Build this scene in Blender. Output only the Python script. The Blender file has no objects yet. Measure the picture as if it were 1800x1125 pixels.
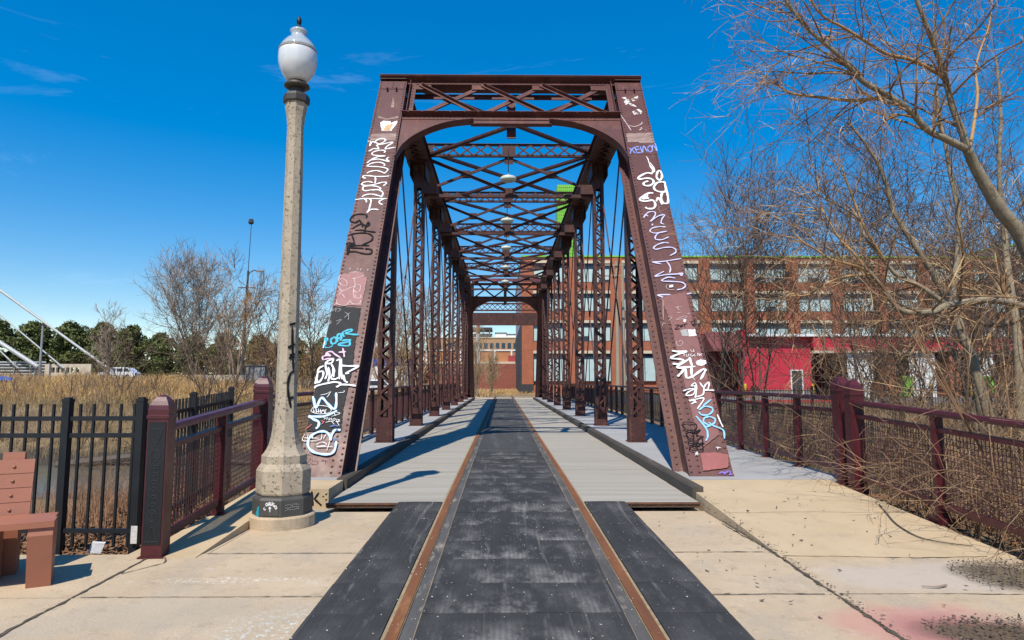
import bpy, math, random
import numpy as np
from mathutils import Vector, Matrix
C = bpy.context.scene
COL = C.collection
# ------------------------------------------------------------------ camera
cam = bpy.data.objects.new('camera', bpy.data.cameras.new('camera'))
COL.objects.link(cam)
cam.data.sensor_width = 36.0
cam.data.lens = 24.0
cam.data.shift_y = -19.5/1800
cam.data.clip_end = 3000
cam.location = (-0.13, 0.0, 1.40)
cam.rotation_euler = (math.radians(90+5.947), 0, math.radians(-0.807))
C.camera = cam
# ------------------------------------------------------------------ sky and sun
SH = Vector((.22, .68, -1.0)).normalized()          # direction the light travels
w = bpy.data.worlds.new('World'); C.world = w; w.use_nodes = True
nt = w.node_tree; bg = nt.nodes['Background']
sky = nt.nodes.new('ShaderNodeTexSky'); sky.sky_type = 'NISHITA'; sky.sun_disc = False
sky.sun_elevation = math.asin(-SH.z); sky.sun_rotation = math.atan2(-SH.x, -SH.y)
sky.air_density = 1.0; sky.dust_density = 0.1; sky.ozone_density = 2.5; sky.altitude = 200
hs = nt.nodes.new('ShaderNodeHueSaturation'); hs.inputs['Saturation'].default_value = 1.95; hs.inputs['Value'].default_value = 1.24
hs.inputs['Hue'].default_value = 0.506
gmn = nt.nodes.new('ShaderNodeGamma'); gmn.inputs['Gamma'].default_value = .68
nt.links.new(sky.outputs[0], gmn.inputs[0]); nt.links.new(gmn.outputs[0], hs.inputs['Color'])
tc = nt.nodes.new('ShaderNodeTexCoord'); mp = nt.nodes.new('ShaderNodeMapping')
mp.inputs['Scale'].default_value = (1.6, 1.6, 9.0); mp.inputs['Location'].default_value = (3.3, 1.2, .4)
nz = nt.nodes.new('ShaderNodeTexNoise'); nz.inputs['Scale'].default_value = 1.3
nz.inputs['Detail'].default_value = 9; nz.inputs['Roughness'].default_value = .62; nz.inputs['Distortion'].default_value = .8
cr = nt.nodes.new('ShaderNodeValToRGB'); cr.color_ramp.elements[0].position = .57; cr.color_ramp.elements[1].position = .95
cr.color_ramp.elements[0].color = (0, 0, 0, 1); cr.color_ramp.elements[1].color = (.20, .20, .20, 1)
mx = nt.nodes.new('ShaderNodeMix'); mx.data_type = 'RGBA'
nt.links.new(tc.outputs['Generated'], mp.inputs['Vector']); nt.links.new(mp.outputs[0], nz.inputs['Vector'])
nt.links.new(nz.outputs[0], cr.inputs[0]); nt.links.new(cr.outputs[0], mx.inputs['Factor'])
nt.links.new(hs.outputs[0], mx.inputs['A']); mx.inputs['B'].default_value = (7.0, 8.4, 10.0, 1)
nt.links.new(mx.outputs['Result'], bg.inputs['Color'])
bg.inputs['Strength'].default_value = 0.15
sun = bpy.data.objects.new('sun', bpy.data.lights.new('sun', 'SUN'))
COL.objects.link(sun); sun.data.energy = 4.0; sun.data.angle = math.radians(.53); sun.data.color = (1.0, .93, .81)
sun.rotation_euler = SH.to_track_quat('-Z', 'Y').to_euler(); sun.location = (-10, -20, 40)
C.view_settings.view_transform = 'Standard'; C.view_settings.look = 'None'
C.view_settings.exposure = 0.5; C.view_settings.gamma = 1.0

# ------------------------------------------------------------------ mesh collector
class MB:
    def __init__(s): s.v = []; s.l = []; s.c = []; s.n = 0
    def add(s, v, f):
        v = np.asarray(v, float).reshape(-1, 3); s.v.append(v)
        if isinstance(f, np.ndarray):
            s.l.append((f+s.n).ravel()); s.c.append(np.full(len(f), f.shape[1]))
        else:
            for q in f: s.l.append(np.array(q)+s.n); s.c.append(np.array([len(q)]))
        s.n += len(v); return s
    def box(s, c, d, R=None):
        x, y, z = d[0]/2, d[1]/2, d[2]/2
        v = np.array([[-x,-y,-z],[x,-y,-z],[x,y,-z],[-x,y,-z],[-x,-y,z],[x,-y,z],[x,y,z],[-x,y,z]])
        if R is not None: v = v@np.asarray(R).T
        return s.add(v+np.array(c), BOXF)
    def bb(s, x0, x1, y0, y1, z0, z1): return s.box(((x0+x1)/2,(y0+y1)/2,(z0+z1)/2),(x1-x0,y1-y0,z1-z0))
    def bar(s, a, b, wx, wy, ref=(0,0,1)):
        """bar of section wx (along ref x axis) by wy (along ref) from a to b"""
        a = np.array(a, float); b = np.array(b, float); t = b-a; L = np.linalg.norm(t); t /= L
        r = np.array(ref, float)
        if abs(t@r) > .98: r = np.array([1.,0,0]) if abs(t[0]) < .9 else np.array([0,1.,0])
        u = np.cross(t, r); u /= np.linalg.norm(u); q = np.cross(u, t)
        return s.box((a+b)/2, (wx, L, wy), np.stack([u, t, q], 1))
    def prism(s, pts, a, b):
        """polygon pts (n,3) swept by vector from a*dir to b*dir given as two offset vectors"""
        p = np.asarray(pts, float); n = len(p)
        v = np.concatenate([p+np.array(a), p+np.array(b)])
        f = [list(range(n))[::-1], list(range(n, 2*n))]+[[i, (i+1)%n, n+(i+1)%n, n+i] for i in range(n)]
        return s.add(v, f)
    def tube(s, P, R, k=8, cap=True):
        P = np.asarray(P, float); R = np.broadcast_to(np.asarray(R, float), (len(P),))
        tubes(s, P[None], R[None], k)
        if cap:
            for i in (0, -1):
                base = s.n-len(P)*k
                ring = np.arange(k)+(0 if i == 0 else (len(P)-1)*k)
                s.l.append(ring[::-1]+base if i == 0 else ring+base); s.c.append(np.array([k]))
        return s
    def lathe(s, prof, k=24, c=(0,0,0), rot=0.0):
        a = np.arange(k)*2*math.pi/k+rot
        v = np.concatenate([np.stack([r*np.cos(a)+c[0], r*np.sin(a)+c[1], np.full(k, z+c[2])], 1) for r, z in prof])
        i = np.arange(k); j = (i+1)%k; F = []
        for m in range(len(prof)-1): F.append(np.stack([m*k+i, m*k+j, (m+1)*k+j, (m+1)*k+i], 1))
        s.add(v, np.concatenate(F))
        b = s.n-len(v)
        s.l.append(i[::-1]+b); s.c.append(np.array([k])); s.l.append(i+b+(len(prof)-1)*k); s.c.append(np.array([k]))
        return s
    def rivets(s, P, nrm, r=.020, h=.018):
        P = np.asarray(P, float).reshape(-1, 3); n = np.array(nrm, float); n /= np.linalg.norm(n)
        u = np.cross(n, [0,0,1.] if abs(n[2]) < .9 else [1.,0,0]); u /= np.linalg.norm(u); q = np.cross(n, u)
        a = np.arange(6)*math.pi/3
        r1 = r*(np.cos(a)[:,None]*u+np.sin(a)[:,None]*q); r2 = r1*.6+n*h*.8
        v = (P[:,None,:]+np.concatenate([r1, r2, [n*h]])[None]).reshape(-1, 3)
        i = np.arange(6); j = (i+1)%6
        fq = np.stack([i, j, 6+j, 6+i], 1); ft = np.stack([6+i, 6+j, np.full(6, 12)], 1)
        o = (np.arange(len(P))*13)[:,None,None]
        b = s.n
        s.v.append(v); s.n += len(v)
        s.l.append((fq[None]+o+b).ravel()); s.c.append(np.full(6*len(P), 4))
        s.l.append((ft[None]+o+b).ravel()); s.c.append(np.full(6*len(P), 3))
        return s
    def build(s, name, m, parent=None, smooth=False, loc=None, label=None, cat=None, group=None, kind=None):
        me = bpy.data.meshes.new(name)
        V = np.concatenate(s.v) if s.v else np.zeros((0, 3))
        o = bpy.data.objects.new(name, me); COL.objects.link(o)
        off = np.zeros(3)
        if parent is not None:
            o.parent = parent; q = parent
            while q is not None: off += np.array(q.location); q = q.parent
        elif loc is not None: o.location = loc; off = np.array(loc)
        V = V-off
        L = np.concatenate(s.l).astype(np.int32); cn = np.concatenate(s.c).astype(np.int32)
        me.vertices.add(len(V)); me.vertices.foreach_set('co', V.ravel())
        me.loops.add(len(L)); me.loops.foreach_set('vertex_index', L)
        me.polygons.add(len(cn)); me.polygons.foreach_set('loop_start', np.concatenate([[0], np.cumsum(cn)[:-1]]).astype(np.int32))
        me.polygons.foreach_set('use_smooth', np.full(len(cn), bool(smooth)))
        me.update(calc_edges=True)
        if m: me.materials.append(m)
        tag(o, label, cat, group, kind); return o
BOXF = np.array([[0,3,2,1],[4,5,6,7],[0,1,5,4],[1,2,6,5],[2,3,7,6],[3,0,4,7]])
def tubes(mb, P, R, k=3):
    """m polylines of n points each, as tapered k-sided tubes"""
    m, n, _ = P.shape
    T = np.empty_like(P); T[:,1:-1] = P[:,2:]-P[:,:-2]; T[:,0] = P[:,1]-P[:,0]; T[:,-1] = P[:,-1]-P[:,-2]
    T /= np.linalg.norm(T, axis=2, keepdims=True)+1e-9
    main = P[:,-1]-P[:,0]
    ref = np.where((np.abs(main[:,2]) > .75*np.linalg.norm(main, axis=1))[:,None], np.array([[.93,.37,0.]]), np.array([[.05,.1,1.]]))
    U = np.cross(T, ref[:,None,:]); U /= np.linalg.norm(U, axis=2, keepdims=True)+1e-9
    W = np.cross(T, U)
    a = np.arange(k)*2*math.pi/k
    V = P[:,:,None,:]+R[:,:,None,None]*(np.cos(a)[None,None,:,None]*U[:,:,None,:]+np.sin(a)[None,None,:,None]*W[:,:,None,:])
    i = np.arange(k); j = (i+1)%k
    q = np.concatenate([np.stack([s*k+i, s*k+j, (s+1)*k+j, (s+1)*k+i], 1) for s in range(n-1)])
    F = (q[None]+(np.arange(m)*n*k)[:,None,None]).reshape(-1, 4)
    mb.add(V.reshape(-1, 3), F); return mb
def tag(o, label=None, cat=None, group=None, kind=None):
    if label: o['label'] = label
    if cat: o['category'] = cat
    if group: o['group'] = group
    if kind: o['kind'] = kind
def thing(name, loc, label, cat, group=None, kind=None):
    o = bpy.data.objects.new(name, None); COL.objects.link(o); o.location = loc; o.empty_display_size = .3
    tag(o, label, cat, group, kind); return o
def copy_tree(o, parent=None):
    c = o.copy(); COL.objects.link(c); c.parent = parent
    for ch in list(o.children): copy_tree(ch, c)
    return c
def spline(pts, sub=5):
    p = np.asarray(pts, float)
    if len(p) < 3: return np.array([p[0]+(p[-1]-p[0])*t for t in np.linspace(0, 1, sub+1)])
    q = np.concatenate([[2*p[0]-p[1]], p, [2*p[-1]-p[-2]]]); out = []
    for i in range(1, len(q)-2):
        for t in np.linspace(0, 1, sub, endpoint=False):
            out.append(.5*((2*q[i])+(-q[i-1]+q[i+1])*t+(2*q[i-1]-5*q[i]+4*q[i+1]-q[i+2])*t*t+(-q[i-1]+3*q[i]-3*q[i+1]+q[i+2])*t**3))
    out.append(p[-1]); return np.array(out)
def resample(p, n):
    p = np.asarray(p, float); s = np.concatenate([[0], np.cumsum(np.linalg.norm(np.diff(p, axis=0), axis=1))])
    t = np.linspace(0, s[-1], n); return np.stack([np.interp(t, s, p[:,i]) for i in range(3)], 1)

# ------------------------------------------------------------------ materials
def mk(name, c1, c2=None, scale=4, rough=.7, bump=0.0, bscale=None, stretch=(1,1,1), layers=(), metal=0, spec=.5, lo=.3, hi=.7, rvar=0, coat=0):
    """noise-mixed colour, then stain layers (colour, scale, lo, hi, stretch[, amount])"""
    m = bpy.data.materials.new(name); m.use_nodes = True; t = m.node_tree; b = t.nodes['Principled BSDF']
    b.inputs['Roughness'].default_value = rough; b.inputs['Metallic'].default_value = metal
    b.inputs['Specular IOR Level'].default_value = spec; b.inputs['Coat Weight'].default_value = coat
    co = t.nodes.new('ShaderNodeTexCoord')
    def noise(sc, st, det=7, ro=.6):
        mp = t.nodes.new('ShaderNodeMapping'); mp.inputs['Scale'].default_value = st
        n = t.nodes.new('ShaderNodeTexNoise'); n.inputs['Scale'].default_value = sc; n.inputs['Detail'].default_value = det; n.inputs['Roughness'].default_value = ro
        t.links.new(co.outputs['Object'], mp.inputs['Vector']); t.links.new(mp.outputs[0], n.inputs['Vector']); return n.outputs[0]
    def ramp(fac, lo, hi, amt=1):
        r = t.nodes.new('ShaderNodeMapRange'); r.inputs['From Min'].default_value = lo; r.inputs['From Max'].default_value = hi
        r.inputs['To Max'].default_value = amt; t.links.new(fac, r.inputs['Value']); return r.outputs[0]
    def mix(f, a, bcol):
        x = t.nodes.new('ShaderNodeMix'); x.data_type = 'RGBA'; t.links.new(f, x.inputs['Factor'])
        if isinstance(a, tuple): x.inputs['A'].default_value = (*a, 1)
        else: t.links.new(a, x.inputs['A'])
        if isinstance(bcol, tuple): x.inputs['B'].default_value = (*bcol, 1)
        else: t.links.new(bcol, x.inputs['B'])
        return x.outputs['Result']
    c2 = c2 or tuple(v*.75 for v in c1)
    base = noise(scale, stretch)
    cur = mix(ramp(base, lo, hi), c1, c2)
    for ly in layers:
        col, sc, l, h, st = ly[:5]; amt = ly[5] if len(ly) > 5 else 1
        cur = mix(ramp(noise(sc, st, 9, .65), l, h, amt), cur, col)
    t.links.new(cur, b.inputs['Base Color'])
    if rvar:
        t.links.new(ramp(noise(scale*2, stretch), .2, .8, 1), (mr := t.nodes.new('ShaderNodeMath')).inputs[0]); mr.operation = 'MULTIPLY_ADD'
        mr.inputs[1].default_value = rvar; mr.inputs[2].default_value = rough-rvar/2; t.links.new(mr.outputs[0], b.inputs['Roughness'])
    if bump:
        bp = t.nodes.new('ShaderNodeBump'); bp.inputs['Strength'].default_value = bump; bp.inputs['Distance'].default_value = .02
        t.links.new(noise(bscale or scale*6, (1,1,1), 8, .7), bp.inputs['Height']); t.links.new(bp.outputs[0], b.inputs['Normal'])
    m['mix'] = 1
    return m
def nodes_of(m): return m.node_tree.nodes, m.node_tree.links, m.node_tree.nodes['Principled BSDF']
def over(m, build):
    """insert build(nodes, links, texcoord, current colour socket) between colour and shader"""
    N, L, b = nodes_of(m); cur = b.inputs['Base Color'].links[0].from_socket
    co = next(n for n in N if n.type == 'TEX_COORD'); out = build(N, L, co, cur); L.new(out, b.inputs['Base Color'])
def mixnode(N, L, f, a, col):
    x = N.new('ShaderNodeMix'); x.data_type = 'RGBA'; L.new(f, x.inputs['Factor']); L.new(a, x.inputs['A'])
    if isinstance(col, tuple): x.inputs['B'].default_value = (*col, 1)
    else: L.new(col, x.inputs['B'])
    return x.outputs['Result']
def math_(N, L, op, a, b=None, clamp=False):
    x = N.new('ShaderNodeMath'); x.operation = op; x.use_clamp = clamp
    for i, q in enumerate((a, b)):
        if q is None: continue
        if isinstance(q, (int, float)): x.inputs[i].default_value = q
        else: L.new(q, x.inputs[i])
    return x.outputs[0]

STEEL = mk('maroon_steel', (.105,.029,.025), (.064,.018,.016), 2.5, .5, .15, 30, (1,1,.6), layers=[
    ((.17,.062,.05), 1.1, .50, .68, (1,1,.6), .6), ((.16,.065,.03), 6, .55, .70, (1,1,.25), .85), ((.30,.21,.18), 15, .67, .74, (1,1,.3), .8), ((.022,.011,.010), 8, .58, .74, (1,1,.15), .8)], rvar=.25)
STEEL_OLD = mk('weathered_maroon_steel', (.080,.022,.019), (.036,.0115,.010), 3, .62, .2, 25, layers=[
    ((.16,.062,.028), 7, .54, .72, (1,1,.5), .9), ((.33,.26,.20), 10, .68, .78, (1,1,.4), .75), ((.018,.011,.01), 5, .60, .8, (1,1,.4), .8)])
RAILP = mk('burgundy_paint', (.085,.013,.018), (.055,.009,.013), 5, .38, .06, 40, layers=[((.15,.07,.09), 12, .66, .8, (1,1,1), .5), ((.035,.008,.01), 9, .62, .8, (1,1,.3), .6)], rvar=.2)
BLACKP = mk('black_paint', (.010,.011,.013), (.016,.018,.021), 6, .5, .05, 40, layers=[((.07,.075,.08), 14, .68, .8, (1,1,.4), .6)], spec=.35)
def paint(name, c, r=.6): return mk(name, c, tuple(v*.80 for v in c), 22, r, 0, layers=[(tuple(v*.45+q*.55 for v, q in zip(c, (.11,.04,.035))), 16, .60, .74, (1,1,.5), .75)])
PAINT = {k: paint('spray_'+k, v) for k, v in dict(white=(.80,.80,.80), black=(.018,.020,.026), cyan=(.012,.40,.55), rose=(.75,.48,.62), sky=(.24,.55,.78), red=(.55,.08,.07), blue=(.03,.10,.32),
    lilac=(.22,.33,.80), mauve=(.56,.54,.76), purple=(.20,.13,.52), grey=(.34,.33,.33)).items()}
PAINT['black'] = mk('spray_black', (.008,.009,.011), (.015,.014,.015), 14, .8, spec=.15)
PAINT['pale'] = mk('spray_pale', (.60,.50,.50), (.42,.30,.30), 30, .6)
PAINT['tan'] = mk('patch_tan', (.30,.21,.18), (.19,.11,.095), 12, .7, 0, None, (.4,1,1), layers=[((.42,.36,.32), 9, .55, .7, (.4,1,1), .6), ((.10,.035,.03), 7, .57, .68, (.5,1,1), .9)])
PAINT['flake'] = mk('flaking_white', (.74,.72,.70), (.60,.57,.54), 12, .7, layers=[((.105,.032,.028), 11, .47, .53, (1,1,.6), 1.0), ((.105,.032,.028), 30, .55, .60, (1,1,1), 1.0)])
PAINT['ochre'] = mk('patch_ochre', (.48,.24,.07), (.55,.40,.24), 20, .7)
PAINT['pink'] = mk('patch_pink', (.30,.135,.13), (.24,.10,.10), 9, .6, layers=[((.15,.05,.045), 11, .62, .7, (1,1,1), .7)])
PAINT['dark'] = mk('patch_dark', (.013,.013,.015), (.021,.020,.021), 8, .8, layers=[((.06,.04,.04), 16, .62, .76, (1,1,1), .6)])
PAINT['faded'] = mk('patch_faded', (.20,.080,.075), (.165,.060,.056), 7, .5, layers=[((.30,.16,.15), 13, .6, .72, (1,1,1), .5)])
PAINT['brick'] = mk('patch_brick', (.30,.085,.08), (.235,.065,.06), 8, .55, layers=[((.34,.15,.14), 12, .6, .72, (1,1,1), .5)])
GRAFFITI_LEFT=[
('paint_patch','tan',0,'-19,833 0,823 23,833 24,826 0,819 -18,826|4,906 10,883 11,864 4,865 5,886'),
('paint_patch','white',0,'-12,809 -7,815 9,814 10,807 23,817 23,804 14,779 -5,780 -9,793'),
('paint_patch','ochre',0,'0,799 16,804 11,780 -2,781'),
('paint_patch','tan',0,'-25,768 25,771 27,762 26,746 -24,745 -29,754'),
('graffiti','white',32,'-30,743 -24,741 -24,727|-24,727 -20,741 -13,738 -6,732 -11,727|-15,737 -12,746 -5,752 3,751 6,745 0,737 -7,731 -9,728 -4,718|-6,731 5,735 19,740 21,737 12,727 9,717 16,719 29,723|-24,710 -21,712 -15,718 -7,717 -3,716|8,705 9,711 1,713 -11,709 -16,703 -13,697 -3,695 11,694 -3,691 -14,683 -22,671|-22,671 -17,679 -5,684 6,682 21,676 15,684 19,690|13,663 12,669 2,674 -12,671 -20,664 -17,661 -2,660 10,658 19,654 21,648 16,639|-18,640 -13,645 -1,648 10,644 17,639|-18,625 -23,626 -24,631 -15,632 1,630 17,630 28,632|-1,630 1,620 1,609|18,602 23,611 17,613 7,609 -4,604 -17,603 -24,606 -20,612 -11,614 -3,611|-20,595 -19,600 -6,602 6,600 13,595 12,591 -2,590 -14,587 -19,590 -20,595|-2,589 10,590 19,583 19,572 17,569|-18,570 -14,575 -2,578 11,574 19,570|-30,562 -14,565 9,565 29,565|-14,565 -9,560 -8,554|-4,564 0,560 0,547 -1,533 -3,526 2,534 11,535 17,533|23,564 16,558 17,552 23,548'),
('graffiti','black',26,'-3,511 -3,519 -12,522 -24,520 -30,513 -30,503 -21,499 -15,505|-15,507 -9,496 -6,487|-9,496 -17,491 -24,483|-9,497 1,489 5,495 3,500 0,494 -1,484 -1,473|-19,479 -6,479 8,476 19,474|-30,465 -19,470 -6,472 7,470 15,462 14,453 6,446 -1,441|-22,466 -18,455 -14,442|-21,446 -26,447 -28,443 -24,440 -19,446 -17,441|-25,439 -13,440 12,440|-26,438 -24,427 -23,418 -21,426 -23,434 -12,434 3,433|-22,424 -11,425 1,421 12,419 18,422 17,429 10,432 5,431'),
('paint_patch','pink',0,'-30,371 -14,372 -14,376 11,375 13,365 18,364 17,301 -30,301 -26,311 -27,341'),
('graffiti','pale',11,'-28,369 -29,358 -23,347 -14,345 -15,354 -23,360 -27,356|-4,364 0,347 -1,335 3,316|2,345 -1,337 5,329 10,335 9,345 2,346|-29,345 -19,333 -7,340 1,343|-19,333 -23,324|-18,326 -12,317|4,325 5,318 13,318 13,325|-25,313 -23,305 -9,301 -2,314|-3,312 2,305 13,305 14,313|-7,360 1,362 12,368|-14,386 -13,380|-1,384 0,380|5,384 5,379|17,383 17,378|-11,375 -2,376 3,375'),
('paint_patch','dark',0,'-30,298 17,296 17,259 18,212 20,184 18,134 17,105 19,75 19,68 -30,69 -30,79 -30,100 -30,124 -30,178 -30,191 -30,240 -30,275'),
('graffiti','grey',8,'-30,287 -30,294|-30,295 -30,289|-28,296 -28,289 -23,295 -23,287|-21,295 -15,292 -20,287|-7,275 1,286|-8,287 -1,281 0,270|-30,271 -30,262 -29,264 -27,270|-19,268 -11,271 -17,261|-30,260 -25,267'),
('graffiti','cyan',34,'-26,228 -27,233 -30,233 -30,229 -28,226 -28,221 -30,219 -30,221|-18,235 -21,230 -18,223 -13,224 -12,230 -15,235 -18,235|-10,226 -12,239 -8,242 -5,233 -7,229|-12,233 -5,235|-1,236 -5,244 1,249 8,251 8,247 0,243 11,241 21,240|-4,229 3,230 9,230 5,226 -6,223 -6,220 9,219 8,230'),
('graffiti','cyan',16,'-16,223 -18,217 -25,215 -30,218'),
('graffiti','white',18,'-30,236 -30,237|-30,228 -30,221 -30,215 -30,214'),
('graffiti','rose',26,'0,214 3,205 5,197|-5,206 6,207|-26,191 -28,197 -22,200 -16,199 -23,205 -16,207 -10,202 0,195|-23,198 -24,205|-25,192 -18,194 -10,194'),
('graffiti','white',32,'-30,176 -30,171 -30,156 -30,148 -30,156 -27,150 -24,152 -21,162 -23,170 -30,169 -29,176 -23,180|-22,184 -18,190 -11,192 -13,185 -21,183 -16,167 -17,156|-16,178 -12,164 -12,152|-12,183 -6,171 -9,159 -3,156 2,159|-6,190 -1,192 1,178 4,156|1,194 3,178 8,156|-9,178 -5,160|2,181 15,180 29,180 22,174 12,167 17,167|9,164 12,154 17,150|-30,140 -28,144 -16,148 -2,151 7,148 2,142 8,146 18,146 30,144'),
('graffiti','sky',42,'-30,126 -27,119 -22,106 -18,122 -14,122 -6,113 5,104 6,115 3,132|9,102 0,96 -10,92 -24,92 -29,92 -21,87 -14,83 -13,76 -16,72|19,70 11,70 8,62 7,54 6,60 -1,67 -11,67 -20,61 -23,52 -20,42 -11,35 3,32 12,33 16,40 16,52'),
('graffiti','white',22,'-30,126 -27,119 -22,106 -18,122 -14,122 -6,113 5,104 6,115 3,132|9,102 0,96 -10,92 -24,92 -29,92 -21,87 -14,83 -13,76 -16,72|19,70 11,70 8,62 7,54 6,60 -1,67 -11,67 -20,61 -23,52 -20,42 -11,35 3,32 12,33 16,40 16,52'),
('graffiti','white',9,'-28,102 -25,108 -16,110 -5,108 1,102 -4,97 -16,96 -26,99 -28,102|-25,106 -24,98 -21,104 -19,97|-18,105 -16,97|-15,104 -13,97 -11,103 -7,97 -7,104|-22,99 -6,103|3,92 14,97 5,99 9,93|-9,90 -5,89 -7,87|-3,91 -3,86|0,90 0,86 3,89 4,85|6,89 6,84 9,87 7,89|11,88 11,83 15,86 12,87|16,85 13,82 16,77|-4,82 3,84 9,79|-30,64 -30,53 -7,55 -6,64|-30,58 -9,57|-25,63 -25,56|-18,64 -18,56|0,64 -3,56|-11,47 -5,51 2,49 2,46 -10,44 13,44|7,53 6,45 5,38|-19,128 -11,130 -5,134|-9,124 -5,133|6,132 14,133 14,136'),
('graffiti','red',14,'-11,85 -7,83 -9,79 -6,84|-30,72 -26,75 -23,79'),
('graffiti','blue',24,'3,75 9,77 15,76|11,54 18,55|13,71 16,68'),
('graffiti','pink',8,'-23,28 -22,19|-22,28 -16,28 -17,25 -22,19 -15,20|-13,27 -13,20 -6,20 -6,25 -11,24|-1,24 8,26|3,27 6,19|-1,27 9,22|-30,27 -30,28 -28,19|-30,34 -16,34')]
GRAFFITI_RIGHT=[
('paint_patch','white',0,'-20,909 -6,910 -4,897 1,887 9,871 -2,876 -8,885 -15,879 -17,895|1,903 17,916 16,896 3,891|-3,855 12,865 19,855 14,842 -2,844|3,787 9,797 12,790 20,787'),
('paint_patch','tan',0,'-27,775 30,778 30,740 -1,739 -3,746 -26,745'),
('graffiti','pale',20,'-29,841 -25,825 -18,801 -14,784|-17,803 -5,799 8,806 14,815'),
('graffiti','lilac',24,'-29,725 -21,720 -15,707|-14,728 -22,717 -26,704|-14,728 -11,712|-12,728 -4,730|-12,720 -3,721|-13,708 -2,710|-2,730 0,710 5,732 10,712|12,725 19,733 22,720 15,711 11,722|20,715 25,735 30,715 30,740|28,738 30,740'),
('graffiti','white',20,'6,697 8,688 9,671 12,656|10,678 17,659'),
('graffiti','white',46,'11,642 -1,644 -18,631 -17,625 -3,628 7,625 9,616 1,606 -10,606 -10,614 -1,619|22,650 17,632 22,622 28,634 27,650 22,650|7,601 15,614 29,617 30,607 29,592 20,587 9,592 7,604|30,597 30,575 27,556 18,556 17,570 21,584 28,587|4,584 -6,583 -24,567 -16,560 -1,563 3,553 -1,541 -12,539 -17,543|6,560 12,570 16,551|9,668 13,655 11,644|15,663 15,647|-7,577 -18,567 -6,570'),
('graffiti','tan',10,'3,575 9,560 8,530 14,525|8,530 20,537 27,546 23,551|12,546 5,535'),
('graffiti','mauve',26,'-24,514 -18,524 -11,530 -2,530 -1,523 -7,512 -13,504 3,518 16,522 10,512 6,500 11,496|-19,523 -15,518|-10,498 -11,493|13,490 0,490 -12,486 -17,478 -8,473 13,478 -1,474 -9,465 -10,457 1,456 14,463|12,448 3,449 -10,443 -17,435 -12,432 1,436 14,437 21,432 20,424 9,416'),
('graffiti','mauve',26,'-25,401 -7,402 27,409|-25,401 -9,396|0,404 4,395 5,385 2,375|-7,379 -24,367 -4,371 23,373|17,375 21,369 24,374 18,374|10,363 -2,365 -13,359 -12,356 4,355 19,353 24,346 18,339 8,336|-27,325 -4,326|-27,325 -14,318|23,327 30,329'),
('paint_patch','faded',0,'-23,317 -10,324 21,331 22,294 24,229 25,175 25,124 23,63 -8,40 -10,114 -13,186 -13,252 -17,293'),
('paint_patch','brick',0,'-10,34 9,35 29,32 26,18 24,12 -10,7'),
('paint_patch','white',0,'-3,346 3,348 3,342 -3,341|8,272 12,272 10,266 8,267|11,251 23,252 23,239 11,238'),
('sticker','grey',0,'-1,251 10,252 10,239 -1,238'),
('graffiti','pale',8,'-5,348 -9,344 -7,337 4,336|-2,297 10,299|2,299 4,291|-1,286 8,287|-3,272 6,277 14,279 10,274 -4,271|-19,313 -25,270|-28,258 -26,264 -22,263|-16,277 -10,276 -17,269|-10,228 -12,223 -7,218 -1,225 -4,229 -7,226|16,284 22,285'),
('graffiti','black',10,'-8,260 -1,260 -9,252 -1,253|0,259 1,255|0,259 6,261|1,257 5,258|7,262 8,256|7,262 13,263|19,267 21,257|18,267 25,268 24,263 19,261|20,261 24,257'),
('paint_patch','white',0,'12,188 20,193 28,191 28,185 21,180 13,182'),
('graffiti','white',38,'-21,209 -10,207 2,208 -13,202 -25,195 -12,193 -6,190 -13,184 -24,184|4,197 5,179|6,195 -8,186 -18,177 10,179|4,179 1,162|-20,161 -13,168 -6,175 -7,159 1,160 7,164 19,173 24,173 19,164 13,155'),
('graffiti','white',8,'-3,204 -4,198|0,203 0,198 3,199 4,203|9,203 6,201 8,198 11,201|14,203 11,199 15,199|17,199 18,204 20,199 21,204|25,204 22,201 24,199|8,211 10,207 14,208|13,212 13,208|1,162 5,153'),
('graffiti','white',22,'-16,135 -8,138 0,138 -10,132 -13,127 -2,129 3,143 -3,143 4,149 4,138 -1,122|11,150 15,141 19,146 25,150 21,138 16,136 30,136|16,143 12,129 0,124|-10,117 -3,120 -1,114|-2,120 12,122 -1,104|-11,119 -2,117 -8,112|26,95 28,82 30,74'),
('graffiti','sky',26,'8,109 22,120|1,102 10,108 20,106 20,100 13,94 3,94 0,99|6,89 14,91 21,87 19,81 12,77 4,82 6,89|11,82 17,76 29,69 28,55|-5,92 1,82 6,70 5,58 1,52|-4,90 2,79 7,66|4,74 13,76'),
('graffiti','black',13,'-27,76 -25,81 -16,82 -8,79 -8,73 -14,68 -23,70 -27,76|-8,73 -12,66 -3,70 -10,62 0,58|-25,66 -17,69 -14,63 -16,55 -22,57 -25,65|-24,52 -18,55 -13,51 -5,57 -3,52 -6,48 -13,47 -23,48 -24,52|-21,45 -24,40 -19,37 -13,38 -6,38 -5,45 -12,46 -21,45|-13,51 -13,37|-6,48 -1,48'),
('graffiti','purple',16,'9,2 15,5 17,1 20,5 26,5 23,0 27,1|11,4 22,3'),
('graffiti','white',9,'-18,33 -12,31|-15,35 -15,29|-13,35 -18,29|13,42 20,41|16,42 15,38')]
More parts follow.
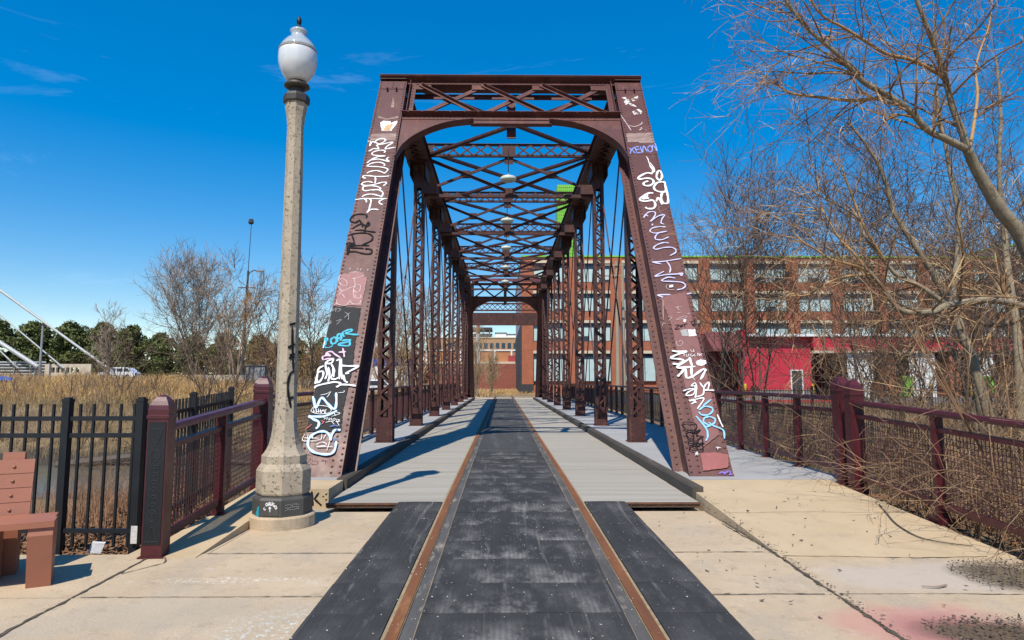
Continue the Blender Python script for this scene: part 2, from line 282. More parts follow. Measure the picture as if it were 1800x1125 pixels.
LIMBS={'main':[(9.3,10.5,-0.8),(8.95,10.4,1.0),(8.3,10.3,2.34),(7.87,10.2,3.51),(7.48,10.1,3.96),(7.21,10.0,4.3),(6.97,9.9,4.62),(6.81,9.8,4.83)],
'A':[(6.81,9.8,4.82),(6.45,9.7,4.94),(6.1,9.6,5.05),(5.8,9.5,5.29),(5.42,9.4,5.49),(5.04,9.3,5.63),(4.76,9.2,5.84),(4.5,9.1,6.02),(4.12,9.0,6.27),(3.76,8.9,6.67),(3.52,8.8,7.07)],
'A2':[(5.42,9.4,5.46),(4.97,9.5,5.45),(4.61,9.6,5.53),(4.19,9.7,5.63),(4.01,9.75,5.77),(3.86,9.8,5.89)],
'A3':[(6.4,9.62,5.88),(5.81,9.4,6.02),(5.39,9.3,6.06),(4.94,9.2,6.26),(4.65,9.1,6.36),(4.36,9.0,6.44),(4.16,8.9,6.59),(4.02,8.8,6.9)],
'B':[(6.81,9.8,4.83),(6.71,9.75,5.09),(6.57,9.7,5.42),(6.47,9.65,5.75),(6.37,9.6,6.04),(6.2,9.5,6.34),(6.03,9.4,6.63),(5.86,9.3,6.93),(5.74,9.2,7.34)],
'B2':[(6.87,9.82,4.87),(7.09,10.0,5.33),(7.32,10.2,5.87),(7.46,10.4,6.34),(7.63,10.5,6.72),(7.9,10.6,7.26),(8.07,10.7,7.92)],
'C':[(8.37,10.3,2.21),(7.64,10.0,2.48),(6.98,9.8,2.56),(6.26,9.6,2.47),(6.07,9.5,2.41),(5.91,9.45,2.35),(5.61,9.35,2.33),(5.38,9.3,2.35),(5.25,9.25,2.43),(5.07,9.2,2.66),(4.83,9.1,2.88)],
'C1':[(4.83,9.1,2.88),(4.55,9.0,2.94),(4.23,8.9,3.0),(4.05,8.9,3.12),(3.85,8.8,3.19),(3.75,8.8,3.29),(3.7,8.8,3.36)],
'C2':[(4.83,9.1,2.88),(4.65,9.1,3.12),(4.51,9.2,3.35),(4.37,9.2,3.61),(4.27,9.2,3.78)],
'C3':[(4.86,9.1,2.83),(4.42,9.0,2.77),(4.14,8.9,2.66),(3.86,8.8,2.51),(3.59,8.7,2.48)],
'D':[(6.21,9.6,2.47),(5.87,9.6,2.72),(5.55,9.6,2.88),(5.39,9.6,3.05),(5.24,9.6,3.25),(5.09,9.6,3.46),(5.03,9.7,3.78),(4.75,9.7,3.95),(4.51,9.8,4.14)],
'D2':[(5.39,9.6,3.05),(5.04,9.5,3.56),(4.9,9.5,3.98),(4.74,9.4,4.28),(4.69,9.4,4.53)],
'T1':[(8.18,11.6,0.52),(8.11,11.6,0.9),(8.01,11.7,1.67),(7.83,11.7,2.26),(7.74,11.8,2.62),(8.01,12.0,3.41),(8.15,12.0,4.27),(8.04,12.0,4.94),(8.09,12.1,5.45),(7.97,12.1,6.1),(8.0,12.2,6.9)],
'T2':[(8.63,12.6,1.69),(8.28,12.5,2.53),(7.91,12.5,3.39),(7.46,12.4,4.01),(7.11,12.4,4.68),(7.08,12.4,5.05),(6.84,12.3,5.51),(6.64,12.3,5.84),(6.3,12.2,6.18)],
'T3':[(8.97,12.0,0.49),(9.01,12.0,1.28),(9.1,12.1,2.5),(9.09,12.2,3.45),(9.17,12.3,4.32),(9.14,12.3,5.29),(9.35,12.4,6.44),(9.33,12.4,7.57)],
}
# ------------------------------------------------------------------ terrain
def sstep(x, a, b):
    t = np.clip((x-a)/(b-a), 0, 1); return t*t*(3-2*t)
def app(y): return -.100+.0115*np.minimum(np.asarray(y, float), 8.6)     # height of the approach pavement
def ground(x, y):
    x = np.asarray(x, float); y = np.asarray(y, float)
    far = 1.50*(1-sstep(x, -30, -8))*sstep(y, 40, 58)+.02*np.maximum(0, y-85)*(y < 150)+1.3*(y >= 150)
    near = np.where(y < 9, app(y)-.12, -.12)
    h = np.where(y < 26, near-3.3*sstep(y, 8.6, 22.5), -3.42+3.3*sstep(y, 28.5, 43.5))
    h = np.where(y > 43.5, -.12, h)
    h = h+far
    side = sstep(x, 4.6, 7.5)*(y < 30)*-.7*(1-sstep(y, 8, 20))-sstep(-x, 3.9, 8.5)*(y < 12)*.9*(y > 5.6)*sstep(y, 5.6, 8)
    h = h+side
    h = h+.10*np.sin(x*1.7+y*.6)*np.sin(y*1.3-x*.4)*sstep(np.abs(x), 5, 9)*(y < 41)+.05*np.sin(x*4.1+1)*np.sin(y*3.7)*sstep(np.abs(x), 5, 9)*(y < 41)
    return h
def grid_sheet(xs, ys):
    X, Y = np.meshgrid(xs, ys); V = np.stack([X, Y, ground(X, Y)], 2).reshape(-1, 3)
    n = len(xs); i = np.arange(len(xs)-1); j = np.arange(len(ys)-1); I, J = np.meshgrid(i, j)
    a = (J*n+I).ravel(); return V, np.stack([a, a+1, a+n+1, a+n], 1)
xs = np.concatenate([np.arange(-1400,-160,80), np.arange(-160,-40,6), np.arange(-40,-12,1.2), np.arange(-12,14,.4), np.arange(14,46,1.5), np.arange(46,160,6), np.arange(160,1401,80)])
ys = np.concatenate([np.arange(-60,-4,6), np.arange(-4,12,.4), np.arange(12,70,.8), np.arange(70,170,5), np.arange(170,2000,90)])
GROUND = mk('ground_earth', (.23,.16,.085), (.13,.085,.045), .55, .95, .6, 8, layers=[((.36,.27,.14), .35, .5, .68, (1,1,1), .8), ((.07,.05,.032), 1.7, .6, .75, (1,1,1), .7)])
def mud(N, L, co, cur):
    sep = N.new('ShaderNodeSeparateXYZ'); L.new(co.outputs['Object'], sep.inputs[0])
    n = N.new('ShaderNodeTexNoise'); n.inputs['Scale'].default_value = .9; n.inputs['Detail'].default_value = 6; L.new(co.outputs['Object'], n.inputs['Vector'])
    z = math_(N, L, 'ADD', sep.outputs[2], math_(N, L, 'MULTIPLY', n.outputs[0], .6))
    return mixnode(N, L, math_(N, L, 'MULTIPLY', math_(N, L, 'SUBTRACT', -1.65, z, True), 4.0, True), cur, (.045,.034,.022))
over(GROUND, mud)
V, F = grid_sheet(xs, ys); MB().add(V, F).build('ground', GROUND, kind='structure', smooth=True)
WATER = mk('river_water', (.12,.115,.075), (.085,.083,.055), .6, .16, .45, 3.0, (1,2.5,1))
MB().add([(-300,19,-2.62),(120,19,-2.62),(120,40,-2.62),(-300,40,-2.62)], [[0,1,2,3]]).build('river', WATER, kind='structure')
# ------------------------------------------------------------------ approach pavement
CONC = mk('approach_concrete', (.53,.41,.275), (.44,.335,.22), 1.6, .9, .5, 60, layers=[
    ((.37,.31,.235), 2.2, .50, .70, (1,.5,1), .8), ((.66,.60,.52), 5, .62, .74, (1,1,1), .55), ((.27,.205,.135), 9, .54, .72, (1,1,1), .55), ((.20,.155,.11), 48, .62, .70, (1,1,1), .8), ((.72,.62,.47), 60, .62, .68, (1,1,1), .8)])
def stains(N, L, co, cur):
    sep = N.new('ShaderNodeSeparateXYZ'); L.new(co.outputs['Object'], sep.inputs[0])
    n = N.new('ShaderNodeTexNoise'); n.inputs['Scale'].default_value = 1.3; n.inputs['Detail'].default_value = 8; L.new(co.outputs['Object'], n.inputs['Vector'])
    n2 = N.new('ShaderNodeTexNoise'); n2.inputs['Scale'].default_value = 26; n2.inputs['Detail'].default_value = 9; n2.inputs['Roughness'].default_value = .75; L.new(co.outputs['Object'], n2.inputs['Vector'])
    def blob(cx, cy, rx, ry, col, amt, cur, nz=.9, spk=False):
        dx = math_(N, L, 'DIVIDE', math_(N, L, 'SUBTRACT', sep.outputs[0], cx), rx); dy = math_(N, L, 'DIVIDE', math_(N, L, 'SUBTRACT', sep.outputs[1], cy), ry)
        d = math_(N, L, 'SQRT', math_(N, L, 'ADD', math_(N, L, 'MULTIPLY', dx, dx), math_(N, L, 'MULTIPLY', dy, dy)))
        d = math_(N, L, 'ADD', d, math_(N, L, 'MULTIPLY', math_(N, L, 'SUBTRACT', n.outputs[0], .5), nz*2))
        f = math_(N, L, 'MULTIPLY', math_(N, L, 'SUBTRACT', 1.0, d, True), amt*2, True)
        f = math_(N, L, 'MINIMUM', f, amt)
        if spk: f = math_(N, L, 'MULTIPLY', f, math_(N, L, 'MULTIPLY', math_(N, L, 'SUBTRACT', n2.outputs[0], .52, True), 9.0, True))
        return mixnode(N, L, f, cur, col)
    cur = blob(2.45, 4.25, .75, .55, (.50,.20,.17), .55, cur, 1.3)
    cur = blob(2.80, 4.17, .68, .36, (.30,.075,.10), .5, cur, .8)

    cur = blob(3.1, 5.3, 1.0, .45, (.47,.40,.34), .65, cur)
    cur = blob(-1.95, 5.25, .75, .10, (.80,.78,.72), .9, cur, 1.2, True)
    cur = blob(-1.55, 4.35, .4, .35, (.62,.70,.70), .9, cur, 1.6, True)
    cur = blob(-2.2, 4.6, .9, .5, (.40,.34,.26), .5, cur, 1.6)
    cur = blob(2.82, 4.15, .50, .25, (.105,.072,.040), .94, cur, .6)
    cur = blob(3.72, 5.28, .42, .42, (.12,.088,.052), .92, cur, .6)
    return cur
over(CONC, stains)
JY = [-4.0, 0.0, 1.2, 2.4, 3.62, 4.86, 5.98]
mb = MB(); rng = random.Random(4)
def slab(x0, x1, y0, y1, dz=-.03, g=.007, th=.1):
    v = []
    end = y1 > 7.5
    for x, y in ((x0+g,y0+g),(x1-g,y0+g),(x1-g,y1-g),(x0+g,y1-g)): v.append((x, y, float(app(y))+dz-(.05 if end and y > 7 else 0)))
    v = [(a, b, c-th) for a, b, c in v]+v
    mb.add(v, BOXF)
for a, b in zip(JY, JY[1:]):
    for x0, x1 in ((-9,-6),(-6,-3.05),(-3.05,-1.335),(1.30,2.18),(2.18,4.12)): slab(x0, x1, a, b, -.03+rng.uniform(-.003,.003))
slab(-2.62,-1.335, 5.98, 7.97); slab(1.30,2.18, 5.98, 7.97); slab(-3.05,-2.62,5.98,7.97,-.034); slab(-3.3,-3.05,5.98,6.5,-.036)
mb.build('pavement', CONC, kind='structure')
mb = MB(); slab(-1.34, 1.305, -4, 7.97, -.036); slab(-9,4.13,-4,5.99,-.048,0,.05); slab(-3.3,2.2,5.99,7.97,-.048,0,.05)
mb.build('pavement_base', mk('joint_dirt', (.085,.07,.05), (.14,.11,.08), 20, .95), kind='structure')
WALK = .11
# raised ramps either side, meeting the bridge walkways
RAMPC = mk('ramp_concrete', (.53,.405,.255), (.46,.345,.21), 1.4, .9, .45, 70, layers=[((.36,.27,.165), 5, .52, .74, (1,.7,1), .6), ((.40,.33,.24), 2.5, .58, .78, (1,.6,1), .7), ((.22,.17,.12), 60, .68, .72, (1,1,1), .7), ((.44,.35,.12), 3, .62, .8, (1,1,1), .25)])
mb = MB(); y0, y1 = 5.78, 9.06; za = float(app(y0))-.026
mb.prism([(2.185,y0,za),(2.185,y1,WALK-.006),(2.185,y1,-.30),(2.185,y0,-.30)], (0,0,0), (1.95,0,0))
mb.build('ramp', RAMPC, kind='structure')
mb = MB(); zb = float(app(5.85))-.024
mb.prism([(-3.16,5.85,zb),(-3.16,9.06,WALK-.006),(-3.16,9.06,-.3),(-3.16,5.85,-.3)], (0,0,0), (.50,0,0))
mb.build('ramp', RAMPC, kind='structure')
kb = MB(); kb.bb(-2.64,-2.19,8.32,9.06,-.25,WALK+.002)
kerb = kb.build('concrete_kerb_block', RAMPC, label='tan concrete kerb end block with a black sprayed K behind the lamp post', cat='kerb block', loc=(-2.4,8.7,0))
def ribbon(mb, uv, width, O, U, Vv, n, off, rngw=None, rise=.00012):
    """flat paint stroke with thickness on the plane O+u*U+v*Vv"""
    p = spline(uv, 5); d = np.gradient(p, axis=0); d /= np.linalg.norm(d, axis=1, keepdims=True)+1e-9
    q = np.stack([-d[:,1], d[:,0]], 1)
    wv = width/2*(1+.18*np.sin(np.arange(len(p))*.9+len(p))); wv[0] *= .7; wv[-1] *= .6
    A = p+q*wv[:,None]; B = p-q*wv[:,None]
    O = np.array(O, float); U = np.array(U, float); Vv = np.array(Vv, float); n = np.array(n, float)
    h = off+rise*np.arange(len(p))
    VA = O+A[:,:1]*U+A[:,1:]*Vv+n*h[:,None]; VB = O+B[:,:1]*U+B[:,1:]*Vv+n*h[:,None]
    m = len(p); i = np.arange(m-1)
    V = np.concatenate([VA, VB, VA-n*.0011, VB-n*.0011])
    mb.add(V, np.concatenate([np.stack([i, i+1, m+i+1, m+i], 1), np.stack([i, 2*m+i, 2*m+i+1, i+1], 1), np.stack([m+i, m+i+1, 3*m+i+1, 3*m+i], 1)]))
mb = MB()
for s in ([(-.20,.17),(-.19,.09),(-.18,.0)], [(-.115,.15),(-.15,.10),(-.17,.075)], [(-.17,.08),(-.125,.04),(-.08,.0)], [(-.065,.11),(-.06,.10)], [(-.03,.14),(-.025,.125)], [(-.03,.075),(-.025,.06)]):
    ribbon(mb, s, .022, (-2.19,8.32,-.08), (1,0,0), (0,0,1), (0,-1,0), .003)
mb.build('graffiti', PAINT['black'], kerb, label='black sprayed letter K with three dots')
# ------------------------------------------------------------------ rails and rubber crossing
RUST = mk('rust_rail', (.22,.080,.024), (.13,.048,.018), 5, .8, .3, 60, (1,.2,1), layers=[((.34,.17,.07), 9, .58, .72, (1,.15,1), .7), ((.09,.05,.03), 14, .62, .75, (1,.3,1), .7)])
FLANGE = mk('flange_steel', (.12,.11,.10), (.06,.055,.05), 6, .65, .2, 50, (1,.2,1), layers=[((.34,.29,.22), 9, .55, .68, (1,.25,1), .85)])
DIRT = mk('sandy_dirt', (.36,.28,.17), (.22,.165,.10), 14, .95, .3, 60, layers=[((.08,.065,.05), 10, .6, .7, (1,1,1), .8)])
trk = thing('railway_track', (0,8,0), 'pair of rusty orange rails running up the middle to the far end of the bridge', 'railway track')
for s in (-1, 1):
    for nm, x0, x1, dz, m in (('rail', .717, .787, .006, RUST), ('flangeway', .632, .714, -.012, FLANGE), ('dirt_strip', .789, .812, -.004, DIRT), ('dirt_strip', .712, .7165, -.002, DIRT), ('dirt_strip', .622, .632, -.004, DIRT)):
        b = MB(); xa, xb = sorted((s*x0, s*x1))
        pts = [(-4, float(app(-4))+dz+.012), (8.3, float(app(8.3))+dz+.012), (8.9, .012+dz), (51.4, .006+dz), (62, .0+dz)]
        for (ya, za_), (yb, zb_) in zip(pts, pts[1:]):
            b.add([(xa,ya,za_-.09),(xb,ya,za_-.09),(xb,yb,zb_-.09),(xa,yb,zb_-.09),(xa,ya,za_),(xb,ya,za_),(xb,yb,zb_),(xa,yb,zb_)], BOXF)
        b.build(nm, m, trk)
def rubber(name, dusty, rib):
    m = mk(name, (.030,.0295,.030), (.048,.047,.046), 3, .85, 0, None, (1,.25,1), layers=[
        ((.085,.083,.082), 2.6, .50, .70, (1,.5,1), .6), ((.16,.155,.15), 5, .57, .72, (1,.25,1), .4), ((.22,.21,.20), 22, .60, .72, (.5,.05,1), .5), ((.20,.19,.18), 9, .60, .74, (1.6,.035,1), .7), ((.36,.32,.26), 60, .71, .735, (.6,1,1), .9)])
    def f(N, L, co, cur):
        sep = N.new('ShaderNodeSeparateXYZ'); L.new(co.outputs['Object'], sep.inputs[0])
        fr = math_(N, L, 'FRACT', math_(N, L, 'DIVIDE', math_(N, L, 'ADD', sep.outputs[1], 24.4), .61))
        a = math_(N, L, 'POWER', math_(N, L, 'SUBTRACT', 1.0, math_(N, L, 'DIVIDE', fr, .8), True), .7)
        side = math_(N, L, 'SUBTRACT', 1.0, math_(N, L, 'POWER', math_(N, L, 'ABSOLUTE', math_(N, L, 'DIVIDE', sep.outputs[0], .72)), 3.0), True)
        nz = N.new('ShaderNodeTexNoise'); nz.inputs['Scale'].default_value = 1.9; nz.inputs['Detail'].default_value = 9; nz.inputs['Roughness'].default_value = .7; nm = N.new('ShaderNodeMapping'); nm.inputs['Scale'].default_value = (1.5,.75,1); L.new(co.outputs['Object'], nm.inputs['Vector']); L.new(nm.outputs[0], nz.inputs['Vector'])
        k = math_(N, L, 'MULTIPLY', math_(N, L, 'SUBTRACT', nz.outputs[0], .47, True), 6.0, True)
        # treads: pale dust caught on the ribs
        wv = N.new('ShaderNodeTexWave'); wv.bands_direction = 'X'; wv.inputs['Scale'].default_value = rib; wv.inputs['Distortion'].default_value = .25; L.new(co.outputs['Object'], wv.inputs['Vector'])
        amt = math_(N, L, 'MULTIPLY', math_(N, L, 'MULTIPLY', math_(N, L, 'MULTIPLY', a, side), k), math_(N, L, 'ADD', math_(N, L, 'MULTIPLY', wv.outputs[0], .35), .65))
        out = mixnode(N, L, math_(N, L, 'MULTIPLY', amt, dusty, True), cur, (.33,.31,.29))
        if dusty > .5:                                      # worn crescent scuff near the bridge end
            dx = math_(N, L, 'DIVIDE', math_(N, L, 'ADD', sep.outputs[0], .03), .44); dy = math_(N, L, 'DIVIDE', math_(N, L, 'SUBTRACT', sep.outputs[1], 7.52), .34)
            d = math_(N, L, 'SQRT', math_(N, L, 'ADD', math_(N, L, 'MULTIPLY', dx, dx), math_(N, L, 'MULTIPLY', dy, dy)))
            rim = math_(N, L, 'SUBTRACT', 1.0, math_(N, L, 'MULTIPLY', math_(N, L, 'ABSOLUTE', math_(N, L, 'SUBTRACT', d, .85)), 4.5), True)
            low = math_(N, L, 'MULTIPLY', math_(N, L, 'SUBTRACT', .1, dy, True), 1.6, True)
            out = mixnode(N, L, math_(N, L, 'MULTIPLY', math_(N, L, 'MULTIPLY', math_(N, L, 'MULTIPLY', rim, low), 1.8), math_(N, L, 'ADD', math_(N, L, 'MULTIPLY', wv.outputs[0], .4), .5), True), out, (.42,.40,.37))
        return out
    over(m, f)
    N, L, b = nodes_of(m); co = next(n for n in N if n.type == 'TEX_COORD')
    w1 = N.new('ShaderNodeTexWave'); w1.bands_direction = 'X'; w1.inputs['Scale'].default_value = rib; L.new(co.outputs['Object'], w1.inputs['Vector'])
    w2 = N.new('ShaderNodeTexWave'); w2.bands_direction = 'Y'; w2.inputs['Scale'].default_value = rib*1.3; L.new(co.outputs['Object'], w2.inputs['Vector'])
    bp = N.new('ShaderNodeBump'); bp.inputs['Strength'].default_value = .4; bp.inputs['Distance'].default_value = .008; b.inputs['Specular IOR Level'].default_value = .25
    L.new(math_(N, L, 'MULTIPLY', w1.outputs[0], w2.outputs[0]), bp.inputs['Height']); L.new(bp.outputs[0], b.inputs['Normal'])
    return m
RUB = rubber('rubber_center', .72, 9.0); RUBS = rubber('rubber_side', .12, 9.0)
RUB_SHEEN = mk('sheen_rubber', (.070,.069,.068), (.046,.045,.045), 2, .8, .2, 60, (1,.2,1), layers=[((.17,.165,.16), 3, .54, .72, (1.6,.12,1), .8), ((.05,.05,.05), 5, .6, .75, (1,.3,1), .6)], spec=.3)  # paler base colour paints in the grazing sheen of the distant panels
def strip(name, label, x0, x1, yend, m, step=.61):
    t = thing(name, ((x0+x1)/2, 8.05, 0), label, 'rubber crossing')
    y = 8.05; k = 0; rg = random.Random(int(x0*100))
    spans = []
    while y > -3: spans.append((y-step, y)); y -= step
    y = 8.05
    while y < yend: spans.append((y, y+step*(1 if y < 20 else 2))); y = spans[-1][1]
    for a, b_ in spans:
        zf = lambda q: float(app(q))+.016 if q < 8.3 else (.012 if q < 52 else .0)
        g = .004; z0, z1 = zf(a)+rg.uniform(-.003,.003), zf(b_)+rg.uniform(-.003,.003)
        n = 7; V = []; e = .01*(0 if a > 8 else 1)
        X = np.linspace(x0+g, x1-g, n)
        for yy, zz in ((a+g, z0), (a+.035, z0+.002*(a < 8)), (b_-.035, z1+.001*(a < 8)), (b_-g, z1)):
            for i, xx in enumerate(X): V.append((xx, yy, zz+.003*(1-((i-3)/3)**2)*(a < 8)))
        F = [[r*n+i, r*n+i+1, (r+1)*n+i+1, (r+1)*n+i] for r in range(3) for i in range(n-1)]
        base = len(V); V2 = [(q[0], q[1], q[2]-.045) for q in V]
        o = len(V); V += V2
        for i in range(n-1): F += [[i, o+i, o+i+1, i+1], [3*n+i+1, 3*n+i+1+o, 3*n+i+o, 3*n+i]]
        for r in range(3): F += [[r*n, (r+1)*n, (r+1)*n+o, r*n+o], [r*n+n-1, r*n+n-1+o, (r+1)*n+n-1+o, (r+1)*n+n-1]]
        MB().add(V, F).build('rubber_panel', RUB_SHEEN if a > 13.3 else m, t)
    return t
strip('rubber_crossing', 'long strip of black rubber panels with pale dusty bands between the two rails', -.629, .629, 51.2, RUB)
strip('rubber_crossing', 'short strip of black rubber panels outside the left rail beside the lamp post slab', -1.32, -.812, 8.0, RUBS)
strip('rubber_crossing', 'short strip of black rubber panels outside the right rail beside the tan slabs', .812, 1.285, 8.0, RUBS)

def crackline(mb, pts, wd, zf, seed):
    rg = np.random.default_rng(seed); p = np.array(pts, float); n = max(6, int(np.linalg.norm(np.diff(p, axis=0), axis=1).sum()/.05))
    q = resample(np.concatenate([p, np.zeros((len(p), 1))], 1), n)[:,:2]; d = np.gradient(q, axis=0); d /= np.linalg.norm(d, axis=1, keepdims=True); o = np.stack([-d[:,1], d[:,0]], 1)
    q = q+o*(np.cumsum(rg.normal(0, .003, n))*np.sin(np.linspace(0, math.pi, n)))[:,None]+o*rg.normal(0, .003, (n, 1)); w_ = wd*np.abs(rg.normal(1, .55, n))[:,None]+.002
    A, B = q+o*w_, q-o*w_; z = lambda P: zf(P[:,0], P[:,1])[:,None]
    V = np.concatenate([np.concatenate([A, z(A)], 1), np.concatenate([B, z(B)], 1)]); i = np.arange(n-1); mb.add(V, np.stack([i, n+i, n+i+1, i+1], 1))
pvz = lambda x, y: np.where((x > 2.19) & (y > 5.8), float(app(5.78))-.026+(y-5.78)*(WALK-.006-float(app(5.78))+.026)/3.28, app(y)-.027)+.0035
mb = MB(); k = 0
for pts, wd in (([(-3.05,5.9),(-3.05,4.8),(-3.05,3.6),(-3.05,2.6)], .009), ([(-3.05,5.98),(-2.2,5.98),(-1.4,5.98)], .003), ([(-3.0,4.86),(-1.36,4.86)], .002), ([(-1.36,3.62),(-3,3.62)], .002), ([(1.32,5.98),(2.1,5.98)], .005), ([(1.32,4.86),(2.1,4.86)], .003),
        ([(2.2,4.86),(3.2,4.86),(4.1,4.86)], .003), ([(2.18,5.8),(2.17,5.2),(2.18,4.3),(2.19,3.6),(2.18,2.6)], .011), ([(2.14,7.2),(2.16,6.5),(2.17,5.8)], .008), ([(2.2,5.83),(3.0,5.80),(3.9,5.80)], .002), ([(2.2,7.3),(3.2,7.32),(4.1,7.28)], .0008), ([(-2.95,5.95),(-2.85,5.7),(-3.02,5.4)], .004)):
    k += 1; crackline(mb, pts, wd, pvz, k)
mb.build('pavement_crack', mk('crack_dirt', (.055,.043,.03), (.10,.078,.05), 12, .95), kind='structure')
# ------------------------------------------------------------------ the truss bridge
YN, YF, PN = 9.35, 51.25, 5.2
HW, CXB = 2.64, .055
XL, XR = CXB-HW, CXB+HW
ZB, ZT = WALK, 7.74
DV = np.array([0, 5.2, 7.6]); SL = np.linalg.norm(DV); DV = DV/SL
br = thing('truss_bridge', (0, YN, 0), 'tall maroon riveted steel truss bridge covered in graffiti over the river', 'bridge')
def placed(mb, O, U, V, N):
    M = np.stack([np.array(U, float), np.array(V, float), np.array(N, float)]); mb.v = [v@M+np.array(O, float) for v in mb.v]; return mb
def frame(near, x):
    if near: return (x, YN, ZB), (1,0,0), tuple(DV), tuple(np.cross([1,0,0], DV))
    V = np.array([0, -DV[1], DV[2]]); return (x, YF, ZB), (-1,0,0), tuple(V), tuple(np.cross([-1,0,0], V))
posts = {}
for near in (True, False):
    for sx, x in ((-1, XL), (1, XR)):
        m = MB(); hu = .30; top = 9.66
        m.bb(-hu, hu, 0, top, -.018, 0)
        m.bb(-hu, hu, 9.36, top, 0, .012)                      # cap splice plate
        m.bb(-hu, hu, 7.05, 7.42, .0, .006)
        for q in (-1, 1):
            m.bb(q*.25-.008, q*.25+.008, 0, top, -.42, -.018)
            a, b = sorted((q*.258, q*.40)); m.bb(a, b, 0, top, -.42, -.402)
            a, b = sorted((q*.10, q*.242)); m.bb(a, b, 0, top, -.419, -.405)
            m.rivets([(q*.265, v, 0) for v in np.arange(.06, 9.32, .092)], (0,0,1))
            m.rivets([(q*.33, v, -.402) for v in np.arange(.06, 9.4, .11)], (0,0,1))
            m.rivets([(q*.258, v, -.07) for v in np.arange(.1, 9.4, .11)], (q,0,0))
        m.rivets([(q*.265, v, .012) for q in (-1, 1, .02) for v in (9.42, 9.51, 9.60)], (0,0,1))
        m.rivets([(-.155*sx*(1 if near else -1), v, 0) for v in np.arange(.06, 2.75, .092)], (0,0,1))
        m.bb(-.30, .30, -.02, .02, -.5, .02)
        for v in np.arange(.6, 9, .55): m.bb(-.25, .25, v, v+.07, -.425, -.419)
        o = placed(m, *frame(near, x)).build('end_post', STEEL, br)
        posts[(near, sx)] = o
def spray(spec, parent, x, base):
    O, U, Vv, n = frame(True, x); k = 0
    for name, col, wd, data in spec:
        m = MB(); k += 1; off = base+.0016*k
        for s in data.split('|'):
            uv = np.array([[float(a) for a in q.split(',')] for q in s.split()])/100
            if wd: ribbon(m, uv, wd/1000*(1.15 if col == 'black' else .88), O, U, Vv, n, off)
            else:
                pr_ = np.concatenate([np.linspace(a, b, max(2, int(np.linalg.norm(b-a)/.03)), endpoint=False) for a, b in zip(uv, np.roll(uv, -1, 0))]); pr_ = pr_+np.random.default_rng(k).normal(0, .0045, pr_.shape)
                p = np.clip(pr_, [-.292, .003], [.292, 99])
                area = np.sum(p[:,0]*np.roll(p[:,1], -1)-p[:,1]*np.roll(p[:,0], -1))
                if area < 0: p = p[::-1]
                P = np.array(O)+p[:,:1]*np.array(U)+p[:,1:]*np.array(Vv)
                m.prism(P, np.array(n)*(off-.0012), np.array(n)*off)
        nm = {'black':'black','white':'white'}.get(col, col)
        if name == 'paint_patch' and col == 'white' and float(data.split(',')[1].split()[0]) > 820: col = 'flake'
        o = m.build(name, PAINT[col], parent)
        if name == 'graffiti': o['label'] = dict(tan='tan', sky='pale blue', mauve='pale mauve', lilac='blue', rose='pink', grey='grey', pale='thin pale').get(col, col)+' sprayed graffiti lettering'
        else: o['label'] = dict(dark='dark grey painted-over patch', tan='tan scraped patch', white='solid white paint blot', flake='flaking white patch', ochre='ochre bare patch', pink='pink painted-over patch', faded='faded pink paint', brick='brick red painted-over patch').get(col, 'small pale grey sticker')
spray(GRAFFITI_LEFT, posts[(True, -1)], XL, .0015)
spray(GRAFFITI_RIGHT, posts[(True, 1)], XR, .0015)
# vertical laced posts
ys_post = [YN+PN*i for i in range(1, 8)]
def laced_post(x, y, name='vertical_post'):
    m = MB(); W, Dp = .15, .15
    z0, z1 = ZB, (7.25 if y in (ys_post[0], ys_post[-1]) else ZT+.02)
    for q in (-1, 1):
        m.bb(x+q*W-.006, x+q*W+.006, y-Dp+.013, y+Dp-.013, z0, z1)
        for f in (-1, 1):
            a, b = sorted((x+q*W+q*.006, x+q*(W-.075))); c, d = sorted((y+f*Dp, y+f*(Dp-.012))); m.bb(a, b, c, d, z0, z1)
            m.rivets([(x+q*(W-.035), y+f*Dp, z) for z in np.arange(z0+.06, z1, .13 if y < 26 else .26)], (0,f,0), .013, .009)
    for f in (-1, 1):
        yy = y+f*(Dp+.006)
        m.bb(x-W-.02, x+W+.02, min(yy-.006, yy+.006), max(yy-.006, yy+.006), z0, z0+.52); m.bb(x-W, x+W, yy-.006, yy+.006, z1-.75, z1)
        m.rivets([(x+q*(W-.03), yy+f*.006, z) for q in (-1, 1) for z in np.arange(z0+.05, z0+.5, .09)], (0,f,0), .014)
        zz = np.arange(z0+.56, z1-.75, .215); q = 1
        for a, b in zip(zz, zz[1:]):
            m.bar((x-q*(W-.03), yy+.002*q, a), (x+q*(W-.03), yy+.002*q, b), .052, .009, (0,1,0)); q = -q
            m.rivets([(x-q*(W-.03), yy+f*.0075, b)], (0,f,0), .018, .014)
    m.bb(x-W-.05, x+W+.05, y-Dp-.05, y+Dp+.05, z0-.02, z0+.015)
    return m.build(name, STEEL_OLD, br)
for y in ys_post:
    for x in (XL, XR): laced_post(x, y)
